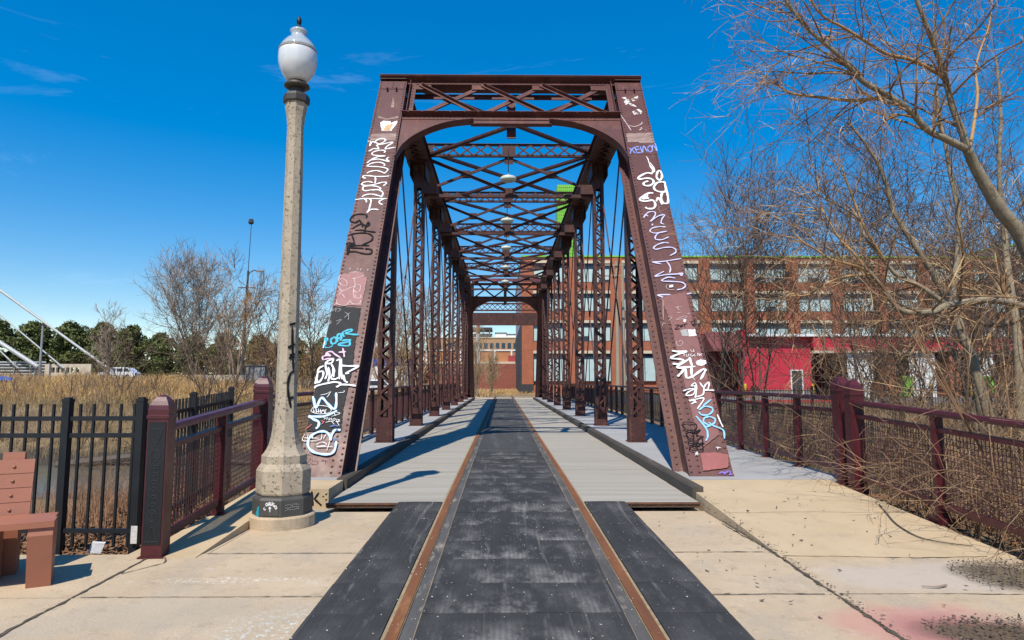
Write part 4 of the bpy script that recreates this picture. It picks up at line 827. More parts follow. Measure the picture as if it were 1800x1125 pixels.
# ------------------------------------------------------------------ buildings
def brickmat(name, c1, c2, mortar, sc=1.0, rough=.9):
    m = mk(name, c1, c2, .8, rough, layers=[(tuple(v*.7 for v in c1), .5, .55, .75, (1,1,.4), .6), (tuple(min(1,v*1.35) for v in c1), 2.5, .6, .8, (1,1,1), .5)])
    def f(N, L, co, cur):
        sep = N.new('ShaderNodeSeparateXYZ'); L.new(co.outputs['Object'], sep.inputs[0]); cb = N.new('ShaderNodeCombineXYZ')
        L.new(math_(N, L, 'ADD', sep.outputs[0], sep.outputs[1]), cb.inputs[0]); L.new(sep.outputs[2], cb.inputs[1])
        b = N.new('ShaderNodeTexBrick'); b.inputs['Scale'].default_value = 4*sc; b.inputs['Mortar Size'].default_value = .025; b.inputs['Brick Width'].default_value = .9; b.inputs['Row Height'].default_value = .3
        b.inputs['Color1'].default_value = (1,1,1,1); b.inputs['Color2'].default_value = (.72,.72,.72,1); b.inputs['Mortar'].default_value = (.9,.85,.8,1)
        L.new(cb.outputs[0], b.inputs['Vector'])
        x = N.new('ShaderNodeMix'); x.data_type = 'RGBA'; x.blend_type = 'MULTIPLY'; x.inputs['Factor'].default_value = 1; L.new(cur, x.inputs['A']); L.new(b.outputs['Color'], x.inputs['B'])
        return mixnode(N, L, math_(N, L, 'MULTIPLY', b.outputs['Fac'], .8), x.outputs['Result'], mortar)
    over(m, f); return m
BRICK = brickmat('orange_brick', (.44,.115,.045), (.34,.085,.035), (.36,.24,.17))
BRICKD = brickmat('red_brick', (.30,.075,.045), (.24,.06,.04), (.26,.17,.13))
TANB = brickmat('tan_brick', (.48,.27,.13), (.42,.23,.11), (.42,.33,.24), .7)
STONE = mk('lintel_stone', (.62,.52,.38), (.52,.43,.32), 2, .85, layers=[((.36,.28,.2), 4, .6, .75, (1,1,.4), .6)])
GLASS = mk('dark_window_glass', (.03,.055,.085), (.02,.035,.055), .5, .08)
BLIND = mk('pale_blinds', (.50,.62,.60), (.40,.52,.51), 1.2, .35, layers=[((.20,.27,.29), 1.6, .60, .7, (1,1,.5), .7)])
FRAMEM = mk('dark_frame', (.045,.045,.05), None, 6, .5)
LIME = mk('lime_metal', (.20,.52,.05), (.15,.42,.04), 2, .5)
DARKW = mk('charcoal_wall', (.030,.031,.034), (.045,.045,.048), 1, .85)
BX, BY, BP, NB = 2.62, 75.0, 4.94, 13
bb_ = thing('brick_warehouse', (BX+30, BY, -.1), 'long orange brick loft building with pale blinds and green roof trim on the right', 'building')
XE = BX+BP*NB+.65
mb = MB(); mb.bb(BX-.6, XE, BY+.45, BY+34, -.2, 14.9)
for i in range(NB+1): mb.bb(BX+BP*i-.65, BX+BP*i+.65, BY, BY+.449, -.2, 15.05)
LV = [(14.34, 15.05), (10.95-.02, 12.2), (7.7, 8.96), (4.3, 5.65)]
for i in range(NB):
    x0, x1 = BX+BP*i+.651, BX+BP*(i+1)-.651
    for a, b in ((14.66,15.05),(11.27,12.18),(7.97,8.93),(4.61,5.62)): mb.bb(x0, x1, BY+.06, BY+.448, a, b)
    mb.bb(x0, x1, BY+.06, BY+.448, -.2, .8)
mb.build('wall', BRICK, bb_)
mb = MB(); mb.bb(BX-.605, BX-.601, BY+.1, BY+34, 7.6, 14.8); mb.build('side_wall', mk('pale_side_wall', (.42,.40,.46), None, .6, .8), bb_)
mb = MB(); mb.bb(BX-.70, XE, BY-.06, BY+.5, 15.05, 15.22); mb.bb(BX-.70, BX-.4, BY+.5, BY+34, 14.9, 15.2); mb.build('roof_trim', LIME, bb_)
mb = MB(); mb.bb(BX-.66, BX+.66, BY-.012, BY, -.2, .95); mb.build('dark_base', DARKW, bb_)
for i in range(NB):
    x0, x1 = BX+BP*i+.651, BX+BP*(i+1)-.651
    for a, b in ((14.34,14.66),(10.95,11.27),(7.68,7.97),(4.3,4.61)): MB().bb(x0-.0005, x1+.0005, BY+.02, BY+.447, a, b).build('lintel', STONE, bb_)
    for a, b in ((12.18,14.34),(8.93,10.95),(5.62,7.68),(1.2,4.3)):
        m = MB(); W = x1-x0
        m.bb(x0, x1, BY+.22, BY+.30, a, a+.10); m.bb(x0, x1, BY+.22, BY+.30, b-.08, b)
        for k in range(4): m.bb(x0+(W-.07)*k/3, x0+(W-.07)*k/3+.07, BY+.22, BY+.30, a+.1, b-.08)
        wo = m.build('window', FRAMEM, bb_)
        s = .62 if (i*7+int(a)) % 3 else .50
        MB().bb(x0+.01, x1-.01, BY+.26, BY+.28, b-s, b-.08).build('pane', GLASS, wo)
        rg2 = random.Random(i*13+int(a*3)); m = MB()
        for k in range(3):
            lo = a+.1+(rg2.choice([0, 0, 0, .25, .5]) if b-a < 3 else 0)
            m.bb(x0+W*k/3+.02, x0+W*(k+1)/3-.02, BY+.27, BY+.29, lo, b-s-.001)
        m.build('blind', BLIND, wo); MB().bb(x0+.01, x1-.01, BY+.31, BY+.33, a+.1, b-s).build('pane', GLASS, wo)
m = MB(); m.bb(58.5, 66, BY+3, BY+9, 14.9, 17.0); m.build('penthouse', mk('white_render', (.62,.63,.62), None, 2, .8), bb_); m = MB(); m.bb(58.3, 66.2, BY+2.9, BY+9.1, 17.0, 17.2); m.build('penthouse_trim', LIME, bb_)
wg = MB(); wg.bb(BX-.75, BX-.62, BY-.02, BY+31, -.2, 7.5); wg.build('charcoal_screen_wall', DARKW, loc=(BX-.68, BY, 0), label='charcoal side wall receding beside the corner of the brick loft building', cat='wall')
tw = thing('stair_tower', (8, 86, 14.9), 'lime green corrugated tower rising above the brick building behind the bridge', 'tower')
m = MB(); m.bb(6.85, 9.25, 85, 88, 14.9, 26.2)
for k in range(9): m.bb(6.9+k*.265, 7.02+k*.265, 84.93, 85, 14.9, 26.2)
m.build('cladding', LIME, tw); m = MB()
for z in np.arange(15.5, 26, .45): m.bb(6.84, 9.26, 84.955, 84.999, z, z+.05)
m.build('joint_strips', mk('lime_dark', (.11,.30,.03), None, 3, .6), tw)
# red dock building
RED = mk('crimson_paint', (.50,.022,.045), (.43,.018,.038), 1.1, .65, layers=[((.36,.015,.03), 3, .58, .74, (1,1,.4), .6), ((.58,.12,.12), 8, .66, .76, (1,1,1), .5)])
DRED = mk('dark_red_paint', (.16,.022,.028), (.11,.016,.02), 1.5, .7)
WHITEP = mk('white_paint', (.74,.74,.72), (.62,.62,.60), 2, .5, layers=[((.45,.43,.40), 6, .62, .76, (1,1,.4), .5)])
GREYC = mk('grey_plinth', (.24,.22,.21), (.18,.165,.16), 2, .9)
YEL = mk('yellow_paint', (.70,.42,.02), (.60,.34,.02), 6, .5)
rd = thing('loading_dock_building', (30, 60, -.1), 'low crimson loading dock building with white doors seen through the bare trees', 'building')
MB().bb(21.6, 27.1, 60, 66, .55, 5.2).build('wall', RED, rd); MB().bb(21.55, 25.19, 59.96, 66, -.2, .549).build('plinth', GREYC, rd); MB().bb(26.31, 27.15, 59.96, 66, -.2, .549).build('plinth', GREYC, rd)
MB().bb(27.1, 58, 59.4, 66, 4.25, 5.2).build('canopy_fascia', RED, rd); MB().bb(27.1, 58, 59.38, 59.399, 3.95, 4.249).build('fascia_band', mk('salmon', (.55,.13,.10), None, 3, .6), rd)
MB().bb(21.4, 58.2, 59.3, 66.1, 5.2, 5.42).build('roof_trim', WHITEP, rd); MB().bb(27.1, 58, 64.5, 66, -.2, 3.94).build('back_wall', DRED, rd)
MB().bb(20.9, 21.55, 59.7, 61, -.2, 5.85).build('gate_post', RED, rd)
m = MB(); m.prism([(18.2,59.2,3.9),(18.2,61.8,5.6),(18.2,61.8,5.75),(18.2,59.2,4.1)], (0,0,0), (2.69,0,0)); m.prism([(18.2,59.2,3.9),(18.2,61.8,3.9),(18.2,61.8,5.6)], (0,0,0), (.06,0,0)); m.build('awning', mk('awning_maroon', (.17,.045,.04), None, 2, .7), rd)
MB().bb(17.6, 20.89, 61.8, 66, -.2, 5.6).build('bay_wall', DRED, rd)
d_ = MB(); d_.bb(25.2, 25.3, 59.9, 60.05, -.15, 2.3); d_.bb(26.2, 26.3, 59.9, 60.05, -.15, 2.3); d_.bb(25.3, 26.2, 59.9, 60.05, 2.2, 2.3); dd_ = d_.build('door', WHITEP, rd); MB().bb(25.3, 26.2, 59.97, 60.0, -.15, 2.2).build('doorway_shade', DARKW, dd_)  # charcoal sheet in the frame paints the shade of the open doorway
for x0 in (30.2, 35.7, 41.0, 46.5):
    m = MB()
    for z in np.arange(-.1, 3.5, .55): m.bb(x0, x0+2.3, 59.80, 59.86, z, z+.53)
    m.build('dock_door', WHITEP, rd)
for x0 in (33.5, 39.2, 44.7): MB().bb(x0, x0+.95, 59.7, 64.5, -.2, 3.94).build('pier', BRICK, rd)
m = MB(); m.box((22.4,59.9,4.2),(.15,.25,.12)); m.build('security_camera', WHITEP, rd)
for i, (x, lb) in enumerate(((20.55, 'yellow bollard beside the bright red gate post'), (26.35, 'yellow bollard at the right corner of the crimson wall'), (31.4, 'yellow bollard standing before the first white dock door'), (36.5, 'yellow bollard standing before the second white dock door'), (40.0, 'yellow bollard right of the second white dock door'))):
    MB().lathe([(.11,-.1),(.11,.98),(.095,1.05),(.05,1.10)], 12, (x, 58.2, 0)).build('safety_bollard', YEL, loc=(x, 58.2, -.1), label=lb, cat='bollard', group='yellow bollards before the dock', smooth=True)
for i, (x, lb) in enumerate(((34.7, 'lime green wheeled bin beside the first brick dock pier'), (41.8, 'lime green wheeled bin beside the third white dock door'))):
    t = thing('wheeled_bin', (x, 58.9, -.08), lb, 'bin', 'lime green bins at the dock')
    m = MB(); m.add([(x-.35,58.5,.02),(x+.35,58.5,.02),(x+.35,59.15,.02),(x-.35,59.15,.02),(x-.45,58.4,1.6),(x+.45,58.4,1.6),(x+.45,59.25,1.6),(x-.45,59.25,1.6)], BOXF); m.build('body', LIME, t)
    m = MB(); m.prism([(x-.48,58.35,1.6),(x-.48,59.3,1.6),(x-.48,59.3,1.75),(x-.48,58.35,1.66)], (0,0,0), (.96,0,0)); m.build('lid', LIME, t)
for x, z, a, lb in ((18.4, .9, 1.6, 'lime green panel low on the brick wall between the bridge posts'),):
    MB().bb(x-.55, x+.55, BY-.2, BY-.12, .1, 2.9).build('wall_panel', LIME, loc=(x, BY-.16, .1), label=lb, cat='panel')
ASPH = mk('lot_asphalt', (.15,.145,.14), (.11,.105,.10), .8, .9, .2, 20, layers=[((.22,.21,.20), 2, .6, .75, (1,1,1), .6)])
mb = MB(); mb.add([(6.5,45,-.085),(90,45,-.085),(90,76,-.085),(6.5,76,-.085)], [[0,1,2,3]]); mb.build('parking_lot', ASPH, kind='structure')
mb = MB(); mb.bb(15.5, 22, 45.5, 45.8, -.1, .08); mb.build('kerb', mk('red_kerb', (.45,.03,.035), None, 3, .7), kind='structure')
lf = thing('lot_fence', (34, 40, -.3), 'thin dark metal fence along the edge of the parking lot', 'fence')
m = MB(); xs_ = np.arange(7.5, 60, .16)
for x in xs_: m.bb(x-.012, x+.012, 39.99, 40.01, -1.0, .95)
m.build('pickets', BLACKP, lf); m = MB()
for z in (-.75, .75): m.bb(7.5, 60, 40.015, 40.045, z, z+.05)
m.build('rails', BLACKP, lf)
for x in np.arange(7.5, 60, 3.5): MB().bb(x-.05, x+.05, 39.93, 40.07, -1.4, 1.05).build('post', BLACKP, lf)
# poles
POLE = mk('weathered_wood', (.36,.29,.21), (.27,.21,.15), 4, .9, .2, 30, (1,1,.1), layers=[((.18,.14,.10), 5, .6, .75, (1,1,.08), .7)])
for x, y, z1, lb, arms in ((10.35, 62, 12.3, 'weathered wooden utility pole with crossarms seen between the right bridge posts', True), (11.35, 64.5, 12.6, 'plain weathered wooden pole close behind the pole with crossarms', False)):
    t = thing('utility_pole', (x, y, -.1), lb, 'utility pole')
    MB().tube([(x,y,-.4),(x,y,z1*.6),(x,y,z1)], [.21,.17,.14], 10).build('pole', POLE, t)
    if arms:
        for z in (11.9, 10.9): MB().bar((x-1.3,y-.2,z), (x+1.0,y-.2,z), .1, .12).build('crossarm', POLE, t)
# far centre
fw = MB(); fw.bb(-4.2, BX-.8, 97, 97.4, -.3, 3.7); fw.build('brick_wall', BRICKD, loc=(-1, 97, 0), label='low plain red brick wall at the end of the view through the bridge', cat='wall')
vd = thing('viaduct', (-1, 120, 0), 'white posted railway viaduct with tan panels behind the red brick wall', 'viaduct')
MB().bb(-14, 6, 120, 123, -.3, 4.2).build('deck_wall', BRICKD, vd); MB().bb(-14, 6, 119.9, 123, 4.2, 4.6).build('deck_edge', STONE, vd)
MB().bb(-14, 6, 121, 121.2, 4.6, 6.5).build('panel', mk('orange_panel', (.45,.20,.09), (.38,.16,.07), .4, .8), vd); MB().bb(-14, 6, 120.85, 121.25, 6.5, 6.75).build('top_rail', WHITEP, vd)
for x in np.arange(-13.5, 6, 3.0): MB().bb(x-.14, x+.14, 120.8, 120.99, 4.6, 6.5).build('post', WHITEP, vd)
rdm = MB(); rdm.bb(.9, 3.2, 120.72, 120.78, 4.6, 5.7); rdm.build('red_banner', mk('faded_red', (.36,.04,.05), (.26,.05,.05), .8, .8), vd)
ap = thing('apartment_block', (-3, 200, 0), 'tan brick block with rows of windows far away beyond the viaduct', 'building')
MB().bb(-22, 14, 200, 225, -1, 13.6).build('wall', TANB, ap); MB().bb(-22.2, 14.2, 199.8, 225, 13.6, 13.9).build('cornice', STONE, ap)
for r in range(4):
    for k in range(20):
        x = -21+k*1.72; m = MB(); m.bb(x, x+1.05, 199.93, 199.99, 1.6+r*3, 3.2+r*3); m.build('window', GLASS, ap)
for x0, x1, z1, mm in ((-2.2, 1.0, 15.4, WHITEP), (1.3, 4.8, 15.0, WHITEP), (-9.5, -3.4, 15.0, mk('grey_roof_box', (.3,.32,.34), None, 1, .7))):
    MB().bb(x0, x1, 205, 210, 13.9, z1).build('rooftop_unit', mm, ap); MB().bb(x0-.2, x1+.2, 204.8, 210.2, z1, z1+.2).build('unit_cap', DARKW, ap)
MB().bb(-11, -3.2, 203, 212, 16.2, 17.0).build('flat_roof', DARKW, ap)
for x in (-10, -4.2): MB().bb(x, x+.3, 206, 206.3, 13.9, 16.2).build('roof_post', DARKW, ap)
ch = thing('chimney', (-4.0, 110, 0), 'thin white chimney stack with faded red top beyond the bridge portal', 'chimney')
MB().tube([(-4.05,110,-.3),(-4.05,110,8.8)], [.36,.30], 12).build('stack', WHITEP, ch); MB().tube([(-4.05,110,8.8),(-4.05,110,10.6)], [.31,.30], 12).build('top', BRICKD, ch)
# ------------------------------------------------------------------ left background: white cable bridge
cb = thing('cable_bridge', (-56, 80, 0), 'white cable stayed road bridge at the far left with slanting cables', 'bridge')
PALE = mk('pale_steel', (.42,.44,.45), (.34,.36,.38), 2, .5); TANC = mk('tan_concrete', (.55,.47,.36), (.47,.40,.30), 1.5, .85, layers=[((.55,.33,.42), 1.6, .56, .64, (1,1,1), .6)])
MB().bb(-110, -47.7, 80.3, 84, .9, 1.9).build('deck', TANC, cb)
m = MB()
for z in (2.05, 2.4, 2.75, 3.1, 3.4): m.bb(-100, -53.1, 80.2, 80.28, z, z+.16)
for x in np.arange(-100, -53, 2.4): m.bar((x, 80.1, 1.5), (x+.35, 80.1, 3.55), .08, .1)
m.build('slatted_parapet', PALE, cb)
m = MB(); x0, x1, z0, z1 = -53.05, -47.75, 1.5, 3.25
m.bb(x0, x1, 80.0, 80.3, z0, 2.25); m.bb(x0, x1, 80.0, 80.3, 2.85, z1)
cx_ = np.linspace(-52.1, -49.3, 6); edge = [x0]+[v for c_ in cx_ for v in (c_-.2, c_+.2)]+[x1]
for a, b in zip(edge[::2], edge[1::2]): m.bb(a, b, 80.0, 80.3, 2.25, 2.85)
m.build('balustrade', TANC, cb)
for (pa, pb, r) in (((-58.9,12.25),(-44.75,2.72),.10), ((-58.9,9.73),(-50.6,3.25),.08), ((-58.9,6.6),(-53.55,3.4),.24), ((-58.9,5.95),(-55.8,3.25),.08), ((-52.0,7.6),(-44.8,2.7),.14)):
    ax, az = pa; bx_, bz_ = pb; sl = (az-bz_)/(ax-bx_)
    xa = ax-24 if r < .15 else (ax-24 if ax < -55 else ax)
    MB().tube([(xa, 79.6, bz_+sl*(xa-bx_)), (bx_, 79.6, bz_-.5)], r, 8).build('stay_cable', PALE, cb)
MB().bb(-87, -85.6, 79, 81, 0, 34).build('pylon', PALE, cb)
lampP = thing('lamp_standard', (-52.8, 79, 1.6), 'plain grey post standing beside the white cable bridge parapet', 'post'); MB().tube([(-52.8,78.8,1.2),(-52.8,78.8,7.6)], [.14,.11], 8).build('shaft', mk('galv', (.30,.31,.33), None, 5, .5), lampP); MB().bb(-53.2,-52.4,78.7,78.9,7.5,7.62).build('cap', DARKW, lampP)
up = thing('utility_pole', (-29.4, 78, 1.6), 'tall dark utility pole with curved street light and thin mast left of the lamp', 'utility pole')
MB().tube([(-29.6,78,1.2),(-29.5,78,8),(-29.35,78,13.9)], [.2,.17,.12], 10).build('pole', mk('dark_pole', (.07,.06,.055), None, 5, .8), up)
MB().tube([(-29.35,78,13.9),(-29.2,78,19.6)], [.05,.035], 6).build('mast', DARKW, up); MB().lathe([(.05,.5),(.25,.4),(.32,.0),(.2,-.15)], 12, (-29.25,78,19.5)).build('mast_light', DARKW, up)
MB().tube(spline([(-29.3,77.9,12.6),(-29.2,77.9,13.5),(-28.7,77.9,13.9),(-28.2,77.9,13.85)], 4), .06, 6).build('lamp_arm', DARKW, up); MB().box((-28.0,77.9,13.8),(.7,.3,.14)).build('lamp_head', GREYC, up)
MB().bb(-29.35,-28.85,77.7,77.95,10.6,11.3).build('transformer', DARKW, up); MB().bar((-30.3,77.85,11.9),(-28.4,77.85,11.9),.1,.1).build('crossarm', DARKW, up)
for k, z in enumerate((11.95, 11.75, 11.3)):
    P = [(-28.5+ (26.0)*t, 78-8*t, z-.6*t-4*1.1*t*(1-t)) for t in np.linspace(0, 1, 12)]
    MB().tube(P, .016, 3).build('overhead_wire', DARKW, loc=(-28.5,78,z), label='thin sagging overhead wire running right from the dark utility pole', cat='wire', group='overhead wires from the utility pole')
sl2 = thing('street_light', (-25.6, 82, 1.6), 'grey street light with short curved arm peeking above trees beside the lamp post', 'street light')
MB().tube([(-25.2,82,1.3),(-25.2,82,11.9)], [.12,.08], 8).build('pole', GREYC, sl2); MB().tube(spline([(-25.2,82,11.9),(-25.35,82,12.4),(-25.9,82,12.6)], 4), .05, 6).build('arm', GREYC, sl2); MB().box((-26.2,82,12.58),(.7,.25,.12)).build('lamp_head', GREYC, sl2)
gz = float(ground(-24, 62)); MB().bb(-30, -20.2, 62, 62.3, gz-.2, gz+.75).build('concrete_barrier', TANC, loc=(-25,62,gz), label='low tan concrete barrier along the road left of the lamp', cat='barrier')
gz = float(ground(-21.6, 60)); t = thing('utility_cabinet', (-21.6,60,gz), 'grey metal utility cabinet by the concrete barrier left of the lamp', 'cabinet')
MB().bb(-22.5,-20.8,60,60.7,gz-.1,gz+1.75).build('body', mk('cabinet_grey', (.25,.26,.27), (.20,.21,.22), 2, .5), t); MB().bb(-22.6,-20.7,59.9,60.8,gz+1.75,gz+1.83).build('lid', GREYC, t); MB().bb(-22.35,-20.95,59.975,59.998,gz+.1,gz+1.6).build('door', mk('cabinet_door', (.29,.30,.31), None, 2, .45), t)
# vehicles
CARW = mk('white_car_paint', (.78,.79,.80), (.74,.75,.76), 1, .2, coat=.6); TYRE = mk('tyre', (.02,.02,.02), None, 5, .8); CGL = mk('car_glass', (.02,.03,.04), None, 1, .05); HUB = mk('wheel_rim', (.4,.4,.42), None, 3, .35); REDL = mk('tail_light', (.4,.02,.02), None, 2, .3)
def wheels(t, x, y, z, xs_, w, r):
    for wx in xs_:
        for q in (-1, 1):
            m = MB(); a = np.linspace(0, 2*math.pi, 17)[:-1]
            m.prism([(x+wx+r*math.cos(b), y+q*w, z+r+r*math.sin(b)) for b in a], (0,-.1,0), (0,.1,0)); wo = m.build('wheel', TYRE, t)
            m = MB(); m.prism([(x+wx+r*.6*math.cos(b), y+q*w, z+r+r*.6*math.sin(b)) for b in a], (0,-.11,0), (0,.11,0)); m.build('rim', HUB, wo)
def car(x, y, label, L=4.5, H=1.5, group=None):
    z = float(ground(x, y))+.01; t = thing('parked_car', (x, y, z), label, 'car')
    pr = [(-.5,.18),(-.5,.42),(-.485,.56),(-.30,.62),(.44,.60),(.5,.50),(.5,.20)]; m = MB(); m.prism([(x+a*L, y-.86, z+b*H) for a, b in pr], (0,0,0), (0,1.72,0)); m.build('body', CARW, t)
    cab = [(-.32,.615),(-.20,.93),(-.12,.99),(.20,1.0),(.30,.95),(.42,.605)]; m = MB(); n = len(cab)
    V = [(x+a*L, y-.86+.02+(b-.6)*.45, z+b*H) for a, b in cab]+[(x+a*L, y+.86-.02-(b-.6)*.45, z+b*H) for a, b in cab]
    m.add(V, [list(range(n)), list(range(n, 2*n))[::-1]]+[[i, n+i, n+(i+1)%n, (i+1)%n] for i in range(n)]); m.build('cabin', CARW, t)
    for q in (-1, 1):
        m = MB()
        for a0, a1, b0, b1 in ((-.27,-.03,-.17,-.03),(-.01,.17,-.01,.15),(.19,.36,.17,.28)):
            P = [(x+a0*L, z+.64*H), (x+a1*L, z+.64*H), (x+b1*L, z+.92*H), (x+b0*L, z+.92*H)]
            m.prism([(px, y+q*(.845-(pz-z-.6*H)/H*.45), pz) for px, pz in P], (0,-.006,0), (0,.006,0))
        m.build('side_window', CGL, t)
        m = MB(); m.box((x-.485*L, y+q*.65, z+.47*H), (.1,.3,.12)); m.build('headlight', HUB, t); m = MB(); m.box((x+.495*L, y+q*.68, z+.5*H), (.06,.25,.16)); m.build('tail_light', REDL, t)
    wheels(t, x, y, z, (-.31*L, .30*L), .82, .33)
car(-48.8, 88, 'white estate car half hidden behind the golden grass crest at the left', 4.6, 1.55)
car(-11.6, 60.5, 'white car parked in front of the box truck beside the left bridge post', 4.4, 1.45)
x, y = -11.9, 67.0; z = float(ground(x, y)); t = thing('box_truck', (x, y, z), 'white box truck with blue band seen behind the left bridge end post', 'truck')
MB().bb(x-2.2, x+3.2, y-1.15, y+1.15, z+.75, z+3.35).build('cargo_box', CARW, t); MB().bb(x-2.3, x+3.25, y-1.2, y+1.2, z+2.75, z+3.40).build('blue_band', mk('blue_band', (.03,.08,.36), None, 2, .4), t)
m = MB(); m.prism([(x-3.9,y-1.05,z+.5),(x-2.25,y-1.05,z+.5),(x-2.25,y-1.05,z+2.4),(x-3.3,y-1.05,z+2.4),(x-3.75,y-1.05,z+1.5)], (0,0,0), (0,2.1,0)); cbm = m.build('cab', CARW, t)
m = MB(); m.prism([(x-3.5,y-1.06,z+1.5),(x-2.6,y-1.06,z+1.5),(x-2.6,y-1.06,z+2.2),(x-3.2,y-1.06,z+2.2)], (0,-.006,0), (0,.006,0)); m.build('cab_window', CGL, cbm)
wheels(t, x, y, z, (-3.0, 2.0), 1.0, .45)
z = float(ground(-39.5, 54)); m = MB(); rg3 = np.random.default_rng(3)
gx, gy = np.meshgrid(np.linspace(-1.2,1.2,9), np.linspace(-.6,.6,5)); gzv = .35*(1-(gx/1.3)**2)*(1-(gy/.8)**2)+rg3.normal(0,.06,gx.shape)
V = np.stack([gx-39.3, gy+54, gzv+z+.15], 2).reshape(-1,3); n = 9; F = [[j*n+i, j*n+i+1, (j+1)*n+i+1, (j+1)*n+i] for j in range(4) for i in range(8)]; V = np.concatenate([V, V-[0,0,.3]]); F2 = F+[[a+45 for a in f[::-1]] for f in F]
m.add(V, F2); m.build('tarp', mk('blue_tarp', (.02,.12,.45), (.015,.09,.36), 3, .4), loc=(-39.3,54,z), label='crumpled blue tarp lying in the grass at the far left edge', cat='tarp')
# ------------------------------------------------------------------ bare trees and plants
def sprout(P, R, count, ln, spread, grav, wig, n, rg, tmin=.25, rfrac=.55, rmin=.004, bias=(0,0,0), lexp=0.5, tmax=1.0):
    """count children on the polylines P (m,k,3): side shoots curving off, vectorised"""
    m, k, _ = P.shape
    seg = np.linalg.norm(np.diff(P, axis=1), axis=2); wt = seg.sum(1); idx = rg.choice(m, count, p=wt/wt.sum())
    t = tmin+(tmax-tmin)*rg.random(count)**.8; s = t*(k-1); i = np.minimum(s.astype(int), k-2); f = (s-i)[:,None]
    A, B = P[idx, i], P[idx, i+1]; p0 = A+(B-A)*f; r0 = R[idx, i]*(1-f[:,0])+R[idx, i+1]*f[:,0]
    T = B-A; T /= np.linalg.norm(T, axis=1, keepdims=True)+1e-9
    rnd = rg.normal(size=(count, 3)); rnd -= (rnd*T).sum(1, keepdims=True)*T; rnd /= np.linalg.norm(rnd, axis=1, keepdims=True)+1e-9
    a = np.radians(rg.uniform(spread[0], spread[1], count))[:,None]
    d = T*np.cos(a)+rnd*np.sin(a)+np.array(bias)
    d /= np.linalg.norm(d, axis=1, keepdims=True)+1e-9
    L = rg.uniform(ln[0], ln[1], count)*(1.15-.6*t*lexp*1.2)
    pts = [p0]; cur = p0; turn = rg.normal(size=(count, 3))*wig
    g = np.array([0, 0, 1.])*(grav if np.isscalar(grav) else rg.uniform(grav[0], grav[1], count)[:,None])
    for j in range(n-1):
        cur = cur+d*(L/(n-1))[:,None]; pts.append(cur)
        turn = turn*.75+rg.normal(size=(count, 3))*wig*.6
        d = d+turn+g/(n-1); d /= np.linalg.norm(d, axis=1, keepdims=True)+1e-9
    P2 = np.stack(pts, 1); r = np.maximum(r0*rfrac, rmin); tp = np.linspace(1, .35, n)
    return P2, np.maximum(r[:,None]*tp[None], rmin*.5)
def bark(name, c1, c2, c3): return mk(name, c1, c2, 9, .9, .25, 40, (1,1,.25), layers=[(c3, 14, .56, .74, (1,1,.3), .7)])
B_WILLOW = mk('willow_bark', (.32,.255,.17), (.20,.16,.11), 7, .9, .5, 34, (1,1,.5), layers=[((.10,.08,.06), 12, .56, .66, (1,1,.4), .8), ((.42,.35,.25), 18, .6, .7, (1,1,.6), .7)])
B_TWIG = mk('twig_bark', (.27,.15,.07), (.13,.075,.045), 1.4, .85, layers=[((.54,.37,.19), 3.2, .52, .62, (1,1,1), .95)])
B_TAN = mk('tan_twig', (.42,.25,.10), (.33,.19,.085), 1.5, .8)
B_DARK = bark('dark_bark', (.105,.082,.065), (.07,.056,.046), (.17,.13,.10))
B_DTWIG = mk('dark_twigs', (.15,.088,.055), (.075,.048,.034), .6, .9, layers=[((.38,.25,.14), 1.3, .55, .68, (1,1,1), .9)])
B_PALE = mk('pale_twigs', (.31,.235,.175), (.23,.17,.125), .4, .9)
def tree(name, x, y, H, label, seed, stems=1, spread=.25, nl=26, nb=160, nt=900, mats=None, rt=.11, up=.5, tw=(.010,.006), sc=1.0, group=None, first=.25, cat='tree', ll=(.30,.52)):
    rg = np.random.default_rng(seed); z = float(ground(x, y))-.1; k = 8; trunks = []
    for s in range(stems):
        a = rg.uniform(0, 6.28); lean = spread*(.3+rg.random()) if stems > 1 else spread*.35*rg.random()
        tt = np.linspace(0, 1, k); h = H*(.72+.25*rg.random())
        wob = np.cumsum(rg.normal(0, .02, (k, 2)), 0)*H*.6
        trunks.append(np.stack([x+rg.normal(0,.15)*(stems>1)+np.cos(a)*lean*h*tt**1.1+wob[:,0]*tt, y+np.sin(a)*lean*h*tt**1.1+wob[:,1]*tt, z+h*tt], 1))
    P0 = np.stack(trunks); R0 = np.linspace(1, .18, k)[None]*np.full((stems, 1), rt*(1 if stems == 1 else .62))
    P1, R1 = sprout(P0, R0, nl, (H*ll[0], H*ll[1]), (25, 60), (up*.6, up*1.6), .06, 7, rg, first, .6, .014*sc)
    P2, R2 = sprout(np.concatenate([P1, resample3(P0, 7)]), np.concatenate([R1, R0[:,:7]]), nb, (H*.12, H*.26), (20, 65), (up*.3, up*1.4), .09, 6, rg, .2, .55, tw[0]*sc)
    P3, R3 = sprout(P2, R2, nt, (H*.05, H*.13), (15, 60), (0, up), .10, 5, rg, .15, .6, tw[1]*sc)
    t = thing(name, (x, y, z), label, cat, group); bm_, tm_ = mats or (B_DARK, B_DTWIG)
    m = MB(); tubes(m, P0, R0, 7); tubes(m, P1, R1, 5); m.build('trunk', bm_, t, smooth=True)
    m = MB(); tubes(m, P2, R2, 3); tubes(m, P3, R3, 3); m.build('crown', tm_, t)
    return t
def resample3(P, n):
    return np.stack([resample(p, n) for p in P])
